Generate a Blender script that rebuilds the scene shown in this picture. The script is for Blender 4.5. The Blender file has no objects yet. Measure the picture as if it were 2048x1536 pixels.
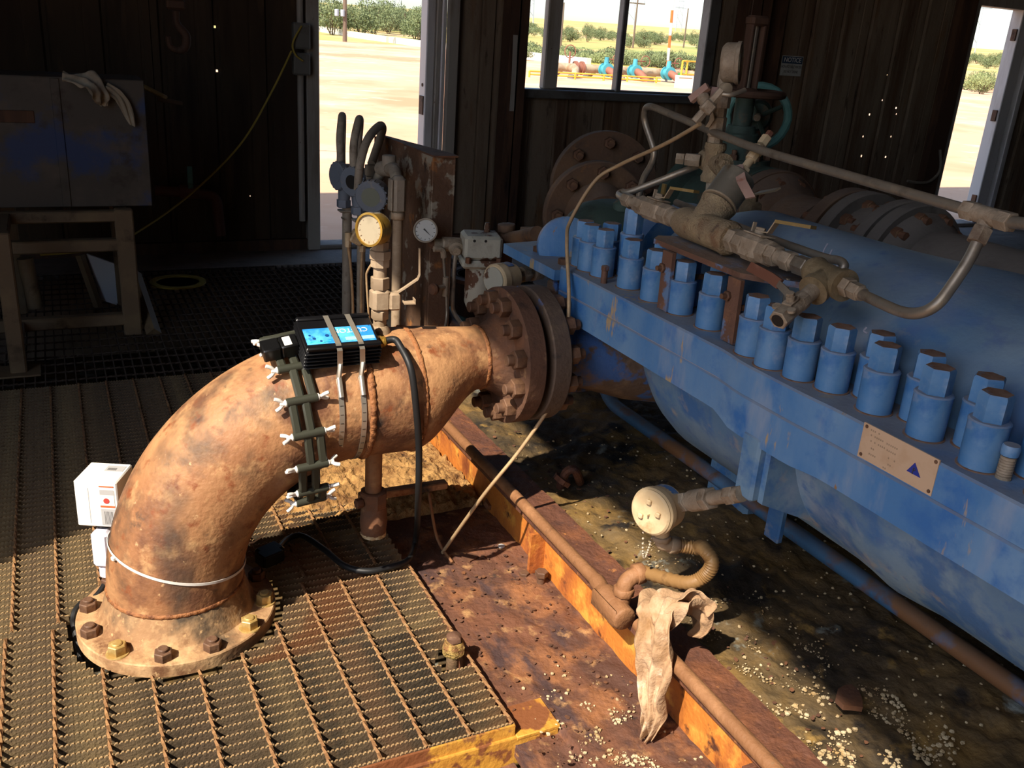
import bpy, math, random
from mathutils import Vector, Matrix, Euler, noise
random.seed(7)
sc = bpy.context.scene
COL = sc.collection
PI = math.pi

# ---------------------------------------------------------------- camera, sky, sun, exposure
cam_d = bpy.data.cameras.new('camera'); cam = bpy.data.objects.new('camera', cam_d); COL.objects.link(cam)
cam_d.sensor_width = 36.0; cam_d.lens = 36.0*1838.16/2048; cam_d.clip_start = .02; cam_d.clip_end = 3000
def cam_axes(yaw, pitch, roll):
    cy, sy, cp, sp = math.cos(yaw), math.sin(yaw), math.cos(pitch), math.sin(pitch)
    f = Vector((sy*cp, cy*cp, -sp)); r = Vector((cy, -sy, 0)); d = f.cross(r)
    c, s = math.cos(roll), math.sin(roll)
    return c*r+s*d, -s*r+c*d, f
_r, _d, _f = cam_axes(math.radians(27.0), math.radians(20.836), math.radians(-4.134))
cam.matrix_world = Matrix(((_r.x, -_d.x, -_f.x, 0), (_r.y, -_d.y, -_f.y, 0), (_r.z, -_d.z, -_f.z, 1.43), (0, 0, 0, 1)))
sc.camera = cam

SUN_DIR = Vector((.878*math.cos(math.radians(47)), .478*math.cos(math.radians(47)), -math.sin(math.radians(47))))
w = bpy.data.worlds.new('world'); sc.world = w; w.use_nodes = True
nt = w.node_tree; bg = nt.nodes['Background']
sky = nt.nodes.new('ShaderNodeTexSky'); sky.sky_type = 'NISHITA'; sky.sun_disc = False
sky.sun_elevation = math.radians(47); sky.sun_rotation = math.radians(241.4)
sky.air_density = 1.0; sky.dust_density = 1.4; sky.ozone_density = 2.6
nt.links.new(sky.outputs[0], bg.inputs[0]); bg.inputs[1].default_value = .18
sun_d = bpy.data.lights.new('sun', 'SUN'); sun = bpy.data.objects.new('sun', sun_d); COL.objects.link(sun)
sun_d.energy = 5.2; sun_d.color = (1.0, .90, .75); sun_d.angle = math.radians(.6)
sun.rotation_euler = SUN_DIR.to_track_quat('-Z', 'Y').to_euler(); sun.location = (-20, -10, 25)
vs = sc.view_settings
vs.view_transform = 'Standard'; vs.look = 'None'; vs.gamma = 1; vs.use_curve_mapping = False; vs.exposure = 0.82

# ---------------------------------------------------------------- materials
def lin(h):
    h = h.lstrip('#'); o = []
    for i in (0, 2, 4):
        c = int(h[i:i+2], 16)/255; o.append(c/12.92 if c <= .04045 else ((c+.055)/1.055)**2.4)
    return (o[0], o[1], o[2], 1)
MATS = {}
def M(name, base, layers=(), rough=.7, metal=0, bump=0, bscale=40, stretch=(1, 1, 1), dust=None, spec=.35, alpha=None, trans=0):
    """layers: (hex, noise scale, lo, hi[, stretch]) painted one over the other where noise passes lo..hi"""
    m = bpy.data.materials.new(name); m.use_nodes = True; n = m.node_tree.nodes; l = m.node_tree.links
    b = n['Principled BSDF']; b.inputs['Roughness'].default_value = rough; b.inputs['Metallic'].default_value = metal
    b.inputs['Specular IOR Level'].default_value = spec
    tc = n.new('ShaderNodeTexCoord')
    col = n.new('ShaderNodeRGB'); col.outputs[0].default_value = lin(base); cur = col.outputs[0]
    seed = (hash_(name) % 97)
    for i, L in enumerate(layers):
        hx, s, lo, hi = L[:4]; st = L[4] if len(L) > 4 else stretch
        mp = n.new('ShaderNodeMapping'); mp.inputs['Scale'].default_value = st; mp.inputs['Location'].default_value = (seed+i*7.3, i*3.1, -i*5.7)
        l.new(tc.outputs['Object'], mp.inputs[0])
        tx = n.new('ShaderNodeTexNoise'); tx.inputs['Scale'].default_value = s; tx.inputs['Detail'].default_value = 5; tx.inputs['Roughness'].default_value = .62
        l.new(mp.outputs[0], tx.inputs['Vector'])
        mr = n.new('ShaderNodeMapRange'); mr.inputs[1].default_value = lo; mr.inputs[2].default_value = hi
        l.new(tx.outputs[0], mr.inputs[0])
        mx = n.new('ShaderNodeMix'); mx.data_type = 'RGBA'; mx.inputs[7].default_value = lin(hx)
        l.new(mr.outputs[0], mx.inputs[0]); l.new(cur, mx.inputs[6]); cur = mx.outputs[2]
    if dust:
        hx, amt, sc_ = dust
        ge = n.new('ShaderNodeNewGeometry'); sx = n.new('ShaderNodeSeparateXYZ'); l.new(ge.outputs['Normal'], sx.inputs[0])
        mr = n.new('ShaderNodeMapRange'); mr.inputs[1].default_value = .25; mr.inputs[2].default_value = .95; mr.inputs[4].default_value = amt
        l.new(sx.outputs[2], mr.inputs[0])
        tx = n.new('ShaderNodeTexNoise'); tx.inputs['Scale'].default_value = sc_; tx.inputs['Detail'].default_value = 4
        l.new(tc.outputs['Object'], tx.inputs['Vector'])
        m2 = n.new('ShaderNodeMapRange'); m2.inputs[1].default_value = .25; m2.inputs[2].default_value = .52; l.new(tx.outputs[0], m2.inputs[0])
        mm = n.new('ShaderNodeMath'); mm.operation = 'MULTIPLY'; l.new(mr.outputs[0], mm.inputs[0]); l.new(m2.outputs[0], mm.inputs[1])
        mx = n.new('ShaderNodeMix'); mx.data_type = 'RGBA'; mx.inputs[7].default_value = lin(hx)
        l.new(mm.outputs[0], mx.inputs[0]); l.new(cur, mx.inputs[6]); cur = mx.outputs[2]
    l.new(cur, b.inputs['Base Color'])
    if bump:
        tx = n.new('ShaderNodeTexNoise'); tx.inputs['Scale'].default_value = bscale; tx.inputs['Detail'].default_value = 6
        l.new(tc.outputs['Object'], tx.inputs['Vector'])
        bp = n.new('ShaderNodeBump'); bp.inputs['Strength'].default_value = bump; bp.inputs['Distance'].default_value = .01
        l.new(tx.outputs[0], bp.inputs['Height']); l.new(bp.outputs[0], b.inputs['Normal'])
    if trans:
        b.inputs['Transmission Weight'].default_value = trans
    MATS[name] = m
    return m
def hash_(s):
    h = 0
    for c in s: h = (h*31+ord(c)) & 0xffff
    return h

RUST = M('pipe_rust', '8f6240', [('a87c54', 4, .42, .6), ('6b4630', 7, .5, .64), ('b98f62', 12, .55, .7), ('4a3a2c', 3.6, .535, .66), ('7d4526', 22, .57, .7), ('40352c', 14, .62, .72), ('3a322b', 2.4, .53, .66, (1, 1, .6)), ('c8a276', 40, .66, .76), ('2e2824', 6, .6, .7, (1, 1, .7))], rough=.62, bump=.25, bscale=90, metal=.0, spec=.4)
RUSTD = M('dark_rust', '5e4232', [('7a5034', 8, .5, .7), ('3a2a22', 12, .55, .7), ('8a6a4c', 30, .6, .75)], rough=.75, bump=.3, bscale=70)
WELD = M('weld_rust', '8e5c36', [('5a341f', 40, .5, .65)], rough=.7, bump=.5, bscale=120)
FLG = M('flange_sand', '94704e', [('c4a074', 7, .47, .62), ('6d4a30', 12, .54, .68), ('a8845c', 30, .55, .7), ('4f4234', 5, .55, .68), ('b89468', 60, .6, .7)], rough=.75, bump=.25, bscale=80)
NUTR = M('nut_rust', '5c4232', [('7a5a42', 20, .5, .7), ('45301f', 30, .6, .7)], rough=.6, bump=.2, bscale=90)
NUTY = M('nut_yellow_zinc', 'a98a50', [('c7ad74', 30, .5, .7), ('7d5b33', 40, .6, .7)], rough=.45, metal=.3)
GRAT = M('grating_steel', '64523f', [('84704f', 5, .45, .68), ('40382e', 7, .48, .66), ('70492e', 3, .52, .68)], rough=.7, bump=.3, bscale=150, dust=('a98a60', .85, 30))
GRATR = M('grating_rusty', '85603e', [('a47c50', 7, .48, .66), ('573d28', 9, .55, .7), ('97825c', 25, .6, .72)], rough=.75, bump=.3, bscale=150)
GRATD = M('grating_far', '392d24', [('46392e', 5, .5, .68), ('2a211a', 8, .5, .68)], rough=.8, bump=.2, bscale=120)  # far grating steel, darkened in colour to stand for the deep shade there
DECK = M('deck_rust', '6b4532', [('50362c', 4, .42, .6, (1.4, .6, 1)), ('8c5c3a', 7, .5, .66), ('453230', 8, .53, .66, (1.5, .6, 1)), ('a67e54', 16, .58, .72), ('2c2422', 11, .63, .7), ('b9863e', 6.5, .68, .70, (1.6, .5, 1))], rough=.78, bump=.8, bscale=45)
WEB = M('skid_orange_paint', 'b9702e', [('94522a', 6, .46, .62, (1, 1, .5)), ('cf9440', 12, .52, .66), ('70391f', 8, .55, .66, (1, 1, .4)), ('4e2e20', 18, .6, .7)], rough=.6, bump=.3, bscale=70)
YELB = M('frame_yellow_paint', 'c08c38', [('a8702e', 9, .48, .66), ('7a4a2c', 5.5, .53, .56), ('8b5f38', 16, .62, .68)], rough=.6, bump=.3, bscale=70)
SKTOP = M('skid_top_rust', '5c3a2c', [('74482f', 9, .48, .66), ('3b2a28', 14, .56, .7), ('a26a3a', 26, .64, .74)], rough=.7, bump=.7, bscale=60)
OIL = M('oily_pad', '5a4930', [('73592f', 4, .45, .62), ('2e261c', 3, .5, .62), ('221c17', 8, .54, .66), ('94753f', 9, .6, .72), ('8f948c', 5, .62, .7), ('d8cda8', 30, .7, .76)], rough=.75, bump=1.0, bscale=30)
DIRT = M('sandy_dirt', '8e6a3e', [('ac8450', 10, .45, .62), ('6d4a28', 14, .5, .66), ('4a3220', 26, .57, .68)], rough=.95, bump=1.6, bscale=55)
SALT = M('salt_crust', 'bba988', [('9c7f54', 20, .45, .64)], rough=.9, bump=.4, bscale=90)
FLAKE = M('rust_flake', '5e4030', [('7c5032', 9, .5, .7), ('3a2a24', 12, .55, .7)], rough=.8, bump=.4)
BLUE = M('pump_blue_paint', '547a9c', [('708ea6', 3, .42, .6), ('3a6a9e', 5, .53, .62), ('8a98a8', 4, .56, .72), ('44699a', 15, .56, .68), ('949390', 9, .6, .72), ('7d5a3c', 8, .685, .70), ('b8b4ac', 22, .72, .74)], rough=.5, bump=.12, bscale=60, dust=('858a8e', .5, 5), spec=.45)
BLUEW = M('pump_blue_weathered', '4676a8', [('688cb0', 4, .42, .62, (1, 1, .5)), ('3468a4', 8, .53, .66), ('7f93ac', 7, .54, .68, (1, 1, .35)), ('a8926e', 10, .61, .64, (1.2, 1.2, .3)), ('8a6a48', 12, .67, .69, (1, 1, .4))], rough=.5, bump=.15, bscale=60, dust=('85807a', .8, 6))
NUTB = M('cap_nut_blue', '4476a8', [('668cb0', 7, .42, .62), ('3468a2', 14, .53, .66), ('93a2b8', 9, .58, .72), ('85583a', 13, .66, .68)], rough=.42, bump=.1, bscale=70, dust=('8d857e', .75, 14))
NUTT = M('cap_nut_rusty_top', '7c5f4c', [('94786a', 20, .5, .7), ('6a4028', 30, .55, .7), ('6a7788', 26, .6, .68)], rough=.7, bump=.2)
BRUST = M('bracket_rust_blue', '64483a', [('5b7699', 7, .52, .56), ('7d583e', 15, .55, .7), ('4c382c', 22, .58, .7)], rough=.7, bump=.3, bscale=90, dust=('84705e', .8, 8))
NOZZ = M('nozzle_blue_rust', '5a4a3e', [('38598c', 6, .53, .57), ('74604c', 10, .55, .68), ('3d3430', 13, .6, .7)], rough=.65, bump=.3, bscale=70)
CRUST = M('yellow_crust', 'a88a4c', [('c0a060', 40, .5, .64), ('7d5634', 25, .52, .64)], rough=.9, bump=1.0, bscale=120)
DUSTY = M('dusty_fitting', '8f7f6b', [('a59580', 30, .45, .66), ('77634c', 40, .55, .7), ('6b5a4a', 14, .6, .7)], rough=.7, metal=.15, bump=.25, bscale=150)
DUSTB = M('dusty_bronze', '7a6a50', [('8f7e62', 30, .45, .66), ('61523c', 40, .55, .7)], rough=.55, metal=.3, bump=.2, bscale=150)
STEEL = M('dusty_steel_tube', '8e8578', [('a0937f', 30, .5, .66), ('6f6456', 18, .55, .7)], rough=.45, metal=.6, bump=.1, dust=('a3917a', .9, 30))
TUBEL = M('tan_tube', 'a58a68', [('b89b74', 30, .5, .66)], rough=.55, metal=.2)
CAST = M('dusty_cast_iron', '85735a', [('9a8768', 25, .45, .66), ('6f4f36', 9, .56, .7), ('5b4a3a', 40, .6, .7)], rough=.8, bump=.6, bscale=220)
CYL = M('dull_steel', '7d7668', [('928a78', 12, .48, .66), ('665440', 18, .58, .7)], rough=.5, metal=.5)
PINK = M('faded_red_grip', '9c7c6e', [('ad9082', 14, .5, .7), ('8f5f4f', 25, .6, .7)], rough=.7)
REDG = M('red_grip', '6a4434', [('7d5848', 20, .55, .7)], rough=.6)
YELG = M('yellow_grip', '80693c', [('94805a', 20, .5, .7)], rough=.6)
TANG = M('tan_lever', 'a08c72', [('b3a085', 20, .5, .7)], rough=.6, metal=.2)
BRASS = M('brass_gold', 'b08a3c', [('c7a45c', 20, .5, .7), ('8f7350', 12, .58, .7)], rough=.38, metal=.7)
GDIAL = M('gauge_dial', 'a0947e', [('8f8470', 30, .5, .7)], rough=.35)
GDIALW = M('gauge_dial_white', 'b5b5b0', rough=.3)
BLACK = M('black_plastic', '0d0d0e', rough=.32, spec=.5)
BLACKM = M('black_anodised', '101012', rough=.28, spec=.5)
RUB = M('black_rubber', '1b1b1c', rough=.5)
LINK = M('olive_black_links', '34352c', rough=.4)
WHP = M('white_plastic', 'd8d2ca', rough=.4)
WHPE = M('white_enclosure', 'e6e1d6', rough=.45)
WHB = M('lavender_white_body', 'cfcbd6', rough=.4)
INOX = M('bright_stainless', 'c4bcae', rough=.34, metal=.8)
GREYP = M('label_grey', 'a9a7a6', rough=.6)
ORNG = M('label_orange', 'd2643a', rough=.6)
REDL = M('label_red', 'b04038', rough=.6)
INK = M('label_ink', '3a3634', rough=.6)
WHL = M('label_white', 'd8d4cc', rough=.6)
LBLUE = M('label_blue', '2a82d0', [('57b4ec', 14, .5, .62), ('1d63b4', 26, .6, .7), ('1b4e86', 60, .66, .68)], rough=.35)
XMIT = M('transmitter_blue_grey', '68717d', [('6d7480', 15, .5, .66), ('8c8378', 22, .6, .72)], rough=.6, bump=.15, dust=('8f8478', .7, 15))
LCD = M('transmitter_lcd', '6d7468', rough=.3)
GHOLE = M('dark_socket', '1a1816', rough=.6)
COND = M('grey_conduit', '8a7f70', [('9d917e', 20, .5, .66), ('6d5f50', 24, .58, .7)], rough=.7, bump=.15, bscale=120)
COND2 = M('sunlit_conduit', '97826a', [('ab967c', 20, .5, .66), ('7d6850', 24, .56, .7)], rough=.65, bump=.15)  # sandy tan tone for the gauge stack fittings and some conduit
CONDR = M('rusty_conduit', '7d5638', [('946a48', 9, .5, .66), ('6f6a54', 6, .58, .7), ('5a3c28', 14, .6, .7)], rough=.65, bump=.3, bscale=90)
STANDM = M('stand_rust_paint', '58402f', [('6f5440', 6, .5, .66), ('8d8474', 9, .56, .6), ('8a5a30', 12, .58, .68), ('332720', 10, .62, .7)], rough=.75, bump=.35, bscale=60)
WHRU = M('white_rusty_paint', 'a8a596', [('8d8a7c', 9, .5, .66), ('5a3e2e', 5.5, .55, .57), ('96642e', 14, .66, .7)], rough=.55, bump=.25, bscale=60)
FLEX = M('flex_conduit_amber', '80603a', [('94734a', 12, .5, .66), ('5f4428', 20, .56, .68)], rough=.5, bump=.2)
TANB = M('tan_painted_head', 'b79f7c', [('c7b08c', 14, .5, .66), ('a08660', 22, .58, .7)], rough=.6, bump=.15)
CLOTH = M('dirty_rag', '9f7f60', [('b89a7c', 10, .48, .62), ('8a6844', 7, .55, .68), ('cbb9a2', 16, .6, .7)], rough=.95, bump=.4, bscale=120)
CLOTHD = M('pale_rag', '8f8471', [('a39884', 10, .5, .66), ('6d5e48', 8, .58, .7)], rough=.95, bump=.3)
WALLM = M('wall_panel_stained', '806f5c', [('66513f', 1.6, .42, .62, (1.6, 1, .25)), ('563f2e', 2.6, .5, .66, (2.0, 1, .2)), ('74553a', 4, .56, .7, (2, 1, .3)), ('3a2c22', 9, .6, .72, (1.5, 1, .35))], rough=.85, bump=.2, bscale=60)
WALLD = M('wall_panel_dark', '493929', [('3a2c20', 1.6, .42, .62, (1.6, 1, .25)), ('30231a', 2.6, .5, .66, (2, 1, .2)), ('5a4530', 5, .58, .72, (2, 1, .3))], rough=.9)  # browner stained panels, with the left wall's deep shade put into the colour
COLM = M('column_steel', '4a3427', [('5e4230', 4, .5, .66, (2, 2, .4)), ('2c211b', 6, .55, .7, (2, 2, .3))], rough=.8)
TRIM = M('door_trim', '9c948a', [('80766a', 5, .5, .68, (2, 2, .3)), ('5a4436', 18, .68, .72)], rough=.6)
TRIMW = M('door_trim_white', 'c9c4c2', [('b2aaa6', 5, .5, .68, (2, 2, .3)), ('6a4a38', 20, .72, .75)], rough=.5)
ALU = M('window_frame', '6d6a66', [('5a544e', 6, .5, .68)], rough=.5, metal=.3)
CONC = M('concrete', '7d746c', [('8f857a', 4, .48, .66), ('655c52', 9, .55, .7)], rough=.9, bump=.3, bscale=40)
SAND = M('desert_sand', 'cda280', [('d9b494', .25, .45, .62), ('bf8a66', .12, .52, .64), ('e0c0a0', 1.2, .58, .7), ('b98c66', 4, .62, .72)], rough=1, bump=.5, bscale=5)
FIELD = M('far_field', 'b89c5c', [('8f9450', .06, .46, .58), ('c7a878', .03, .5, .62), ('7d8a48', .15, .56, .68), ('d0a684', .02, .6, .68)], rough=1)
GRASS = M('yellow_grass', 'b3a04a', [('9a983f', .3, .48, .64), ('c9b070', .7, .56, .7)], rough=1)
LEAF = M('shrub_leaf', '6a7450', [('7f8860', 1.2, .48, .64), ('586242', 2.5, .55, .7), ('94966c', 4, .62, .72)], rough=.9)
LEAFL = M('shrub_leaf_light', '848c5c', [('9aa070', 1.2, .48, .64), ('6f7a4c', 2.5, .55, .7)], rough=.9)
BARK = M('shrub_bark', '5a4a3a', rough=.9)
CURB = M('curb_white', 'd2cabb', rough=.85)
WOOD = M('pole_wood', '6a5a4c', rough=.9)
GALV = M('galvanised', '9aa0a8', rough=.6)
TEAL = M('teal_valve', '4a9aa6', [('3d8390', 2, .5, .66)], rough=.5)
TEALD = M('teal_dusty', '5a8a84', [('6f9a92', 8, .5, .66), ('4a5a50', 14, .56, .68)], rough=.6)
GREEND = M('valve_dark_green', '3a4a42', [('2c3530', 8, .5, .66), ('5a4a38', 12, .58, .68)], rough=.7, bump=.2)
PIPET = M('pipe_tan', 'a5947a', [('8c7054', 2, .52, .66)], rough=.7)
PIPEB = M('pipe_brown', '8a5a48', [('6f4636', 2, .52, .66)], rough=.7)
PIPEG = M('pipe_grey', '5f5a58', rough=.8)
YRAIL = M('rail_yellow', 'd9a53a', rough=.6)
ORMAST = M('mast_orange', 'd2662e', rough=.6)
MWHITE = M('mast_white', 'd8d4cc', rough=.6)
GRN = M('drum_green', '3f7a3c', rough=.6)
SHEETB = M('painted_sheet', '454039', [('2a3c60', 2.6, .54, .62), ('524a41', 5, .5, .66), ('352e27', 8, .58, .7)], rough=.55)
FRAMEY = M('stand_tan_paint', '685640', [('776448', 5, .5, .66), ('473826', 9, .56, .7)], rough=.7)
WBOARD = M('white_board', 'b4b8bf', rough=.5)
ROPE = M('yellow_rope', 'a08a3a', rough=.8)
REDPIPE = M('red_brown_pipe', '5e3a30', [('6f4638', 6, .5, .7)], rough=.6)
BOXG = M('switch_box', '6a6760', [('57524a', 12, .5, .7)], rough=.6)
SIGNW = M('sign_white', 'a8a69e', [('8f8a80', 8, .5, .7)], rough=.6)
SIGNB = M('sign_blue', '2a3c52', rough=.6)
PLATEM = M('nameplate', 'c6a98c', [('b89878', 14, .5, .7)], rough=.45, metal=.1)
PBLUE = M('nameplate_blue', '26348a', rough=.5)
INKF = M('nameplate_faint_ink', '9a846c', rough=.6)
BIGRUST = M('big_pipe_rust', '5a4434', [('6f543c', 4, .48, .66), ('43352c', 7, .55, .7), ('7d5a38', 11, .6, .72)], rough=.8, bump=.3, bscale=50, dust=('75665a', .6, 6))
BIGGREY = M('big_pipe_grey', '5e5852', [('6d655c', 5, .5, .66), ('4a433c', 9, .56, .7)], rough=.75, bump=.2, bscale=50, dust=('7a7066', .7, 6))
CHALK = M('chalk_mark', 'b9b6c2', rough=.9)
GLASS = M('window_glass', 'ffffff', rough=.02, trans=1.0)
BEAD = M('bead_chain', 'b8a890', rough=.4, metal=.4)

# ---------------------------------------------------------------- mesh helpers
def V(*a): return Vector(a[0] if len(a) == 1 else a)
def frame(ax):
    ax = V(ax).normalized(); h = Vector((0, 0, 1)) if abs(ax.z) < .9 else Vector((1, 0, 0))
    u = ax.cross(h).normalized(); v = ax.cross(u).normalized()
    return u, v, ax
class MB:
    def __init__(s): s.v = []; s.f = []
    def add(s, vs, fs):
        o = len(s.v); s.v += [tuple(p) for p in vs]; s.f += [tuple(i+o for i in f) for f in fs]; return s
    def lathe(s, o, ax, prof, n=24, ph=0, jit=0):
        """prof = [(distance along axis, radius), ...]"""
        o = V(o); u, v, a = frame(ax); vs = []; fs = []
        for d, r in prof:
            for i in range(n):
                t = ph+2*PI*i/n; rr = r*(1+jit*random.uniform(-1, 1)) if jit else r
                vs.append(o+a*d+(u*math.cos(t)+v*math.sin(t))*rr)
        for k in range(len(prof)-1):
            for i in range(n):
                j = (i+1) % n; fs.append((k*n+i, k*n+j, (k+1)*n+j, (k+1)*n+i))
        if prof[0][1] > 1e-6: fs.append(tuple(range(n-1, -1, -1)))
        if prof[-1][1] > 1e-6: fs.append(tuple((len(prof)-1)*n+i for i in range(n)))
        return s.add(vs, fs)
    def cyl(s, p0, p1, r, r1=None, n=20, bev=0):
        p0, p1 = V(p0), V(p1); L = (p1-p0).length; r1 = r if r1 is None else r1
        if bev: return s.lathe(p0, p1-p0, [(0, r-bev), (bev, r), (L-bev, r1), (L, r1-bev)], n)
        return s.lathe(p0, p1-p0, [(0, r), (L, r1)], n)
    def hexa(s, p0, p1, r, n=6, bev=.0, ph=0):
        p0, p1 = V(p0), V(p1); L = (p1-p0).length; b = bev or min(.08*r, L*.2)
        return s.lathe(p0, p1-p0, [(0, r*.97), (b*.5, r), (L-b, r), (L, r*.9)], n, ph)
    def box(s, c, size, R=None, bev=0):
        c = V(c); hx, hy, hz = [q/2 for q in size]; R = R or Matrix.Identity(3)
        if not bev:
            vs = [c+R@V((x*hx, y*hy, z*hz)) for x in (-1, 1) for y in (-1, 1) for z in (-1, 1)]
            return s.add(vs, [(0, 1, 3, 2), (4, 6, 7, 5), (0, 4, 5, 1), (2, 3, 7, 6), (0, 2, 6, 4), (1, 5, 7, 3)])
        b = min(bev, hx*.9, hy*.9, hz*.9); vs = []; fs = []
        prs = [(-hz, hx-b, hy-b), (-hz+b, hx, hy), (hz-b, hx, hy), (hz, hx-b, hy-b)]
        for z, x, y in prs:
            bb = b if abs(x-hx) < 1e-9 else b*.3
            for (px, py) in ((-x, -y+bb), (-x+bb, -y), (x-bb, -y), (x, -y+bb), (x, y-bb), (x-bb, y), (-x+bb, y), (-x, y-bb)):
                vs.append(c+R@V((px, py, z)))
        for k in range(3):
            for i in range(8): fs.append((k*8+i, k*8+(i+1) % 8, (k+1)*8+(i+1) % 8, (k+1)*8+i))
        fs.append(tuple(range(7, -1, -1))); fs.append(tuple(24+i for i in range(8)))
        return s.add(vs, fs)
    def prism(s, poly, fn0, fn1):
        """poly of 2-d points; fn0 and fn1 map a 2-d point to the two end faces"""
        n = len(poly); vs = [fn0(p) for p in poly]+[fn1(p) for p in poly]
        fs = [tuple(range(n-1, -1, -1)), tuple(range(n, 2*n))]+[(i, (i+1) % n, n+(i+1) % n, n+i) for i in range(n)]
        return s.add(vs, fs)
    def tube(s, pts, r, n=10, smooth=6, closed=False, flat=None):
        P = [V(p) for p in pts]
        if smooth and len(P) > 2: P = catmull(P, smooth, closed)
        m = len(P); vs = []; fs = []; prev = None
        for i in range(m):
            if closed: t = P[(i+1) % m]-P[i-1]
            else: t = P[min(i+1, m-1)]-P[max(i-1, 0)]
            t.normalize()
            if prev is None: u, v, _ = frame(t)
            else:
                u = prev-t*prev.dot(t)
                if u.length < 1e-6: u = frame(t)[0]
                u.normalize(); v = t.cross(u)
            prev = u
            rr = r[i*(len(r)-1)//max(1, m-1)] if isinstance(r, (list, tuple)) else r
            for k in range(n):
                a = 2*PI*k/n; vs.append(P[i]+u*math.cos(a)*rr+v*math.sin(a)*rr)
        for i in range(m if closed else m-1):
            j = (i+1) % m
            for k in range(n): fs.append((i*n+k, i*n+(k+1) % n, j*n+(k+1) % n, j*n+k))
        if not closed: fs.append(tuple(range(n-1, -1, -1))); fs.append(tuple((m-1)*n+k for k in range(n)))
        return s.add(vs, fs)
    def strip(s, pts, wdir, w, th):
        """flat band along pts: width w along wdir, thickness th"""
        P = [V(p) for p in pts]; wd = V(wdir).normalized(); m = len(P); vs = []; fs = []
        for i in range(m):
            t = (P[min(i+1, m-1)]-P[max(i-1, 0)]).normalized(); nn = t.cross(wd).normalized()
            for a, b in ((-1, 0), (1, 0), (1, 1), (-1, 1)): vs.append(P[i]+wd*(a*w/2)+nn*(b*th))
        for i in range(m-1):
            for k in range(4): fs.append((i*4+k, i*4+(k+1) % 4, i*4+4+(k+1) % 4, i*4+4+k))
        fs.append((3, 2, 1, 0)); fs.append(tuple((m-1)*4+k for k in range(4)))
        return s.add(vs, fs)
    def blob(s, c, rad, n=6, m=4, jit=.25):
        c = V(c); vs = [c+V((0, 0, rad[2]))]; fs = []
        for i in range(1, m):
            ph = PI*i/m
            for k in range(n):
                t = 2*PI*k/n; q = 1+random.uniform(-jit, jit)
                vs.append(c+V((rad[0]*math.sin(ph)*math.cos(t)*q, rad[1]*math.sin(ph)*math.sin(t)*q, rad[2]*math.cos(ph)*q)))
        vs.append(c-V((0, 0, rad[2]))); L = len(vs)-1
        for k in range(n): fs.append((0, 1+k, 1+(k+1) % n))
        for i in range(m-2):
            for k in range(n): a = 1+i*n; fs.append((a+k, a+n+k, a+n+(k+1) % n, a+(k+1) % n))
        for k in range(n): a = 1+(m-2)*n; fs.append((a+k, L, a+(k+1) % n))
        return s.add(vs, fs)
    def mesh(s, name, mat, ang=35):
        me = bpy.data.meshes.new(name); me.from_pydata(s.v, [], s.f); me.validate(); me.materials.append(mat)
        import bmesh
        bm = bmesh.new(); bm.from_mesh(me); bmesh.ops.recalc_face_normals(bm, faces=bm.faces[:]); bm.to_mesh(me); bm.free()
        if ang:
            me.polygons.foreach_set('use_smooth', [True]*len(me.polygons)); me.set_sharp_from_angle(angle=math.radians(ang))
        return me
def catmull(P, k, closed=False):
    out = []; m = len(P)
    rng = range(m if closed else m-1)
    for i in rng:
        if closed: a, b, c, d = P[i-1], P[i], P[(i+1) % m], P[(i+2) % m]
        else: a, b, c, d = P[max(i-1, 0)], P[i], P[i+1], P[min(i+2, m-1)]
        for j in range(k):
            t = j/k
            out.append(.5*((2*b)+(c-a)*t+(2*a-5*b+4*c-d)*t*t+(3*b-a-3*c+d)*t**3))
    if not closed: out.append(P[-1])
    return out
def fillet(P, r, k=5):
    """polyline with rounded corners"""
    P = [V(p) for p in P]; out = [P[0]]
    for i in range(1, len(P)-1):
        a, b, c = P[i-1], P[i], P[i+1]; d0 = (a-b); d1 = (c-b)
        q = min(r, d0.length*.48, d1.length*.48); p0 = b+d0.normalized()*q; p1 = b+d1.normalized()*q
        for j in range(k+1):
            t = j/k; out.append((1-t)**2*p0+2*t*(1-t)*b+t*t*p1)
    return out+[P[-1]]
WM = {}
def link(o, parent=None, mat=None):
    COL.objects.link(o); mw = mat or Matrix.Identity(4); o.matrix_basis = mw
    if parent is not None:
        o.parent = parent; o.matrix_parent_inverse = WM[parent.name].inverted()
    WM[o.name] = mw
    return o
def obj(name, mb, mat, parent=None, ang=35, mw=None):
    me = mb if isinstance(mb, bpy.types.Mesh) else mb.mesh(name, mat, ang)
    return link(bpy.data.objects.new(name, me), parent, mw)
def tag(o, label, cat, group=None):
    o['label'] = label; o['category'] = cat
    if group: o['group'] = group
    return o
def thing(name, label, cat, loc=(0, 0, 0), group=None):
    e = bpy.data.objects.new(name, None); e.empty_display_size = .05
    link(e, None, Matrix.Translation(V(loc))); return tag(e, label, cat, group)
def struct(o): o['kind'] = 'structure'; return o
def dup(o, parent, mw, mats=None):
    c = o.copy(); link(c, parent, mw); return c
def T(x, y, z): return Matrix.Translation((x, y, z))
def lerp(a, b, t): return V(a)*(1-t)+V(b)*t

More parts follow.
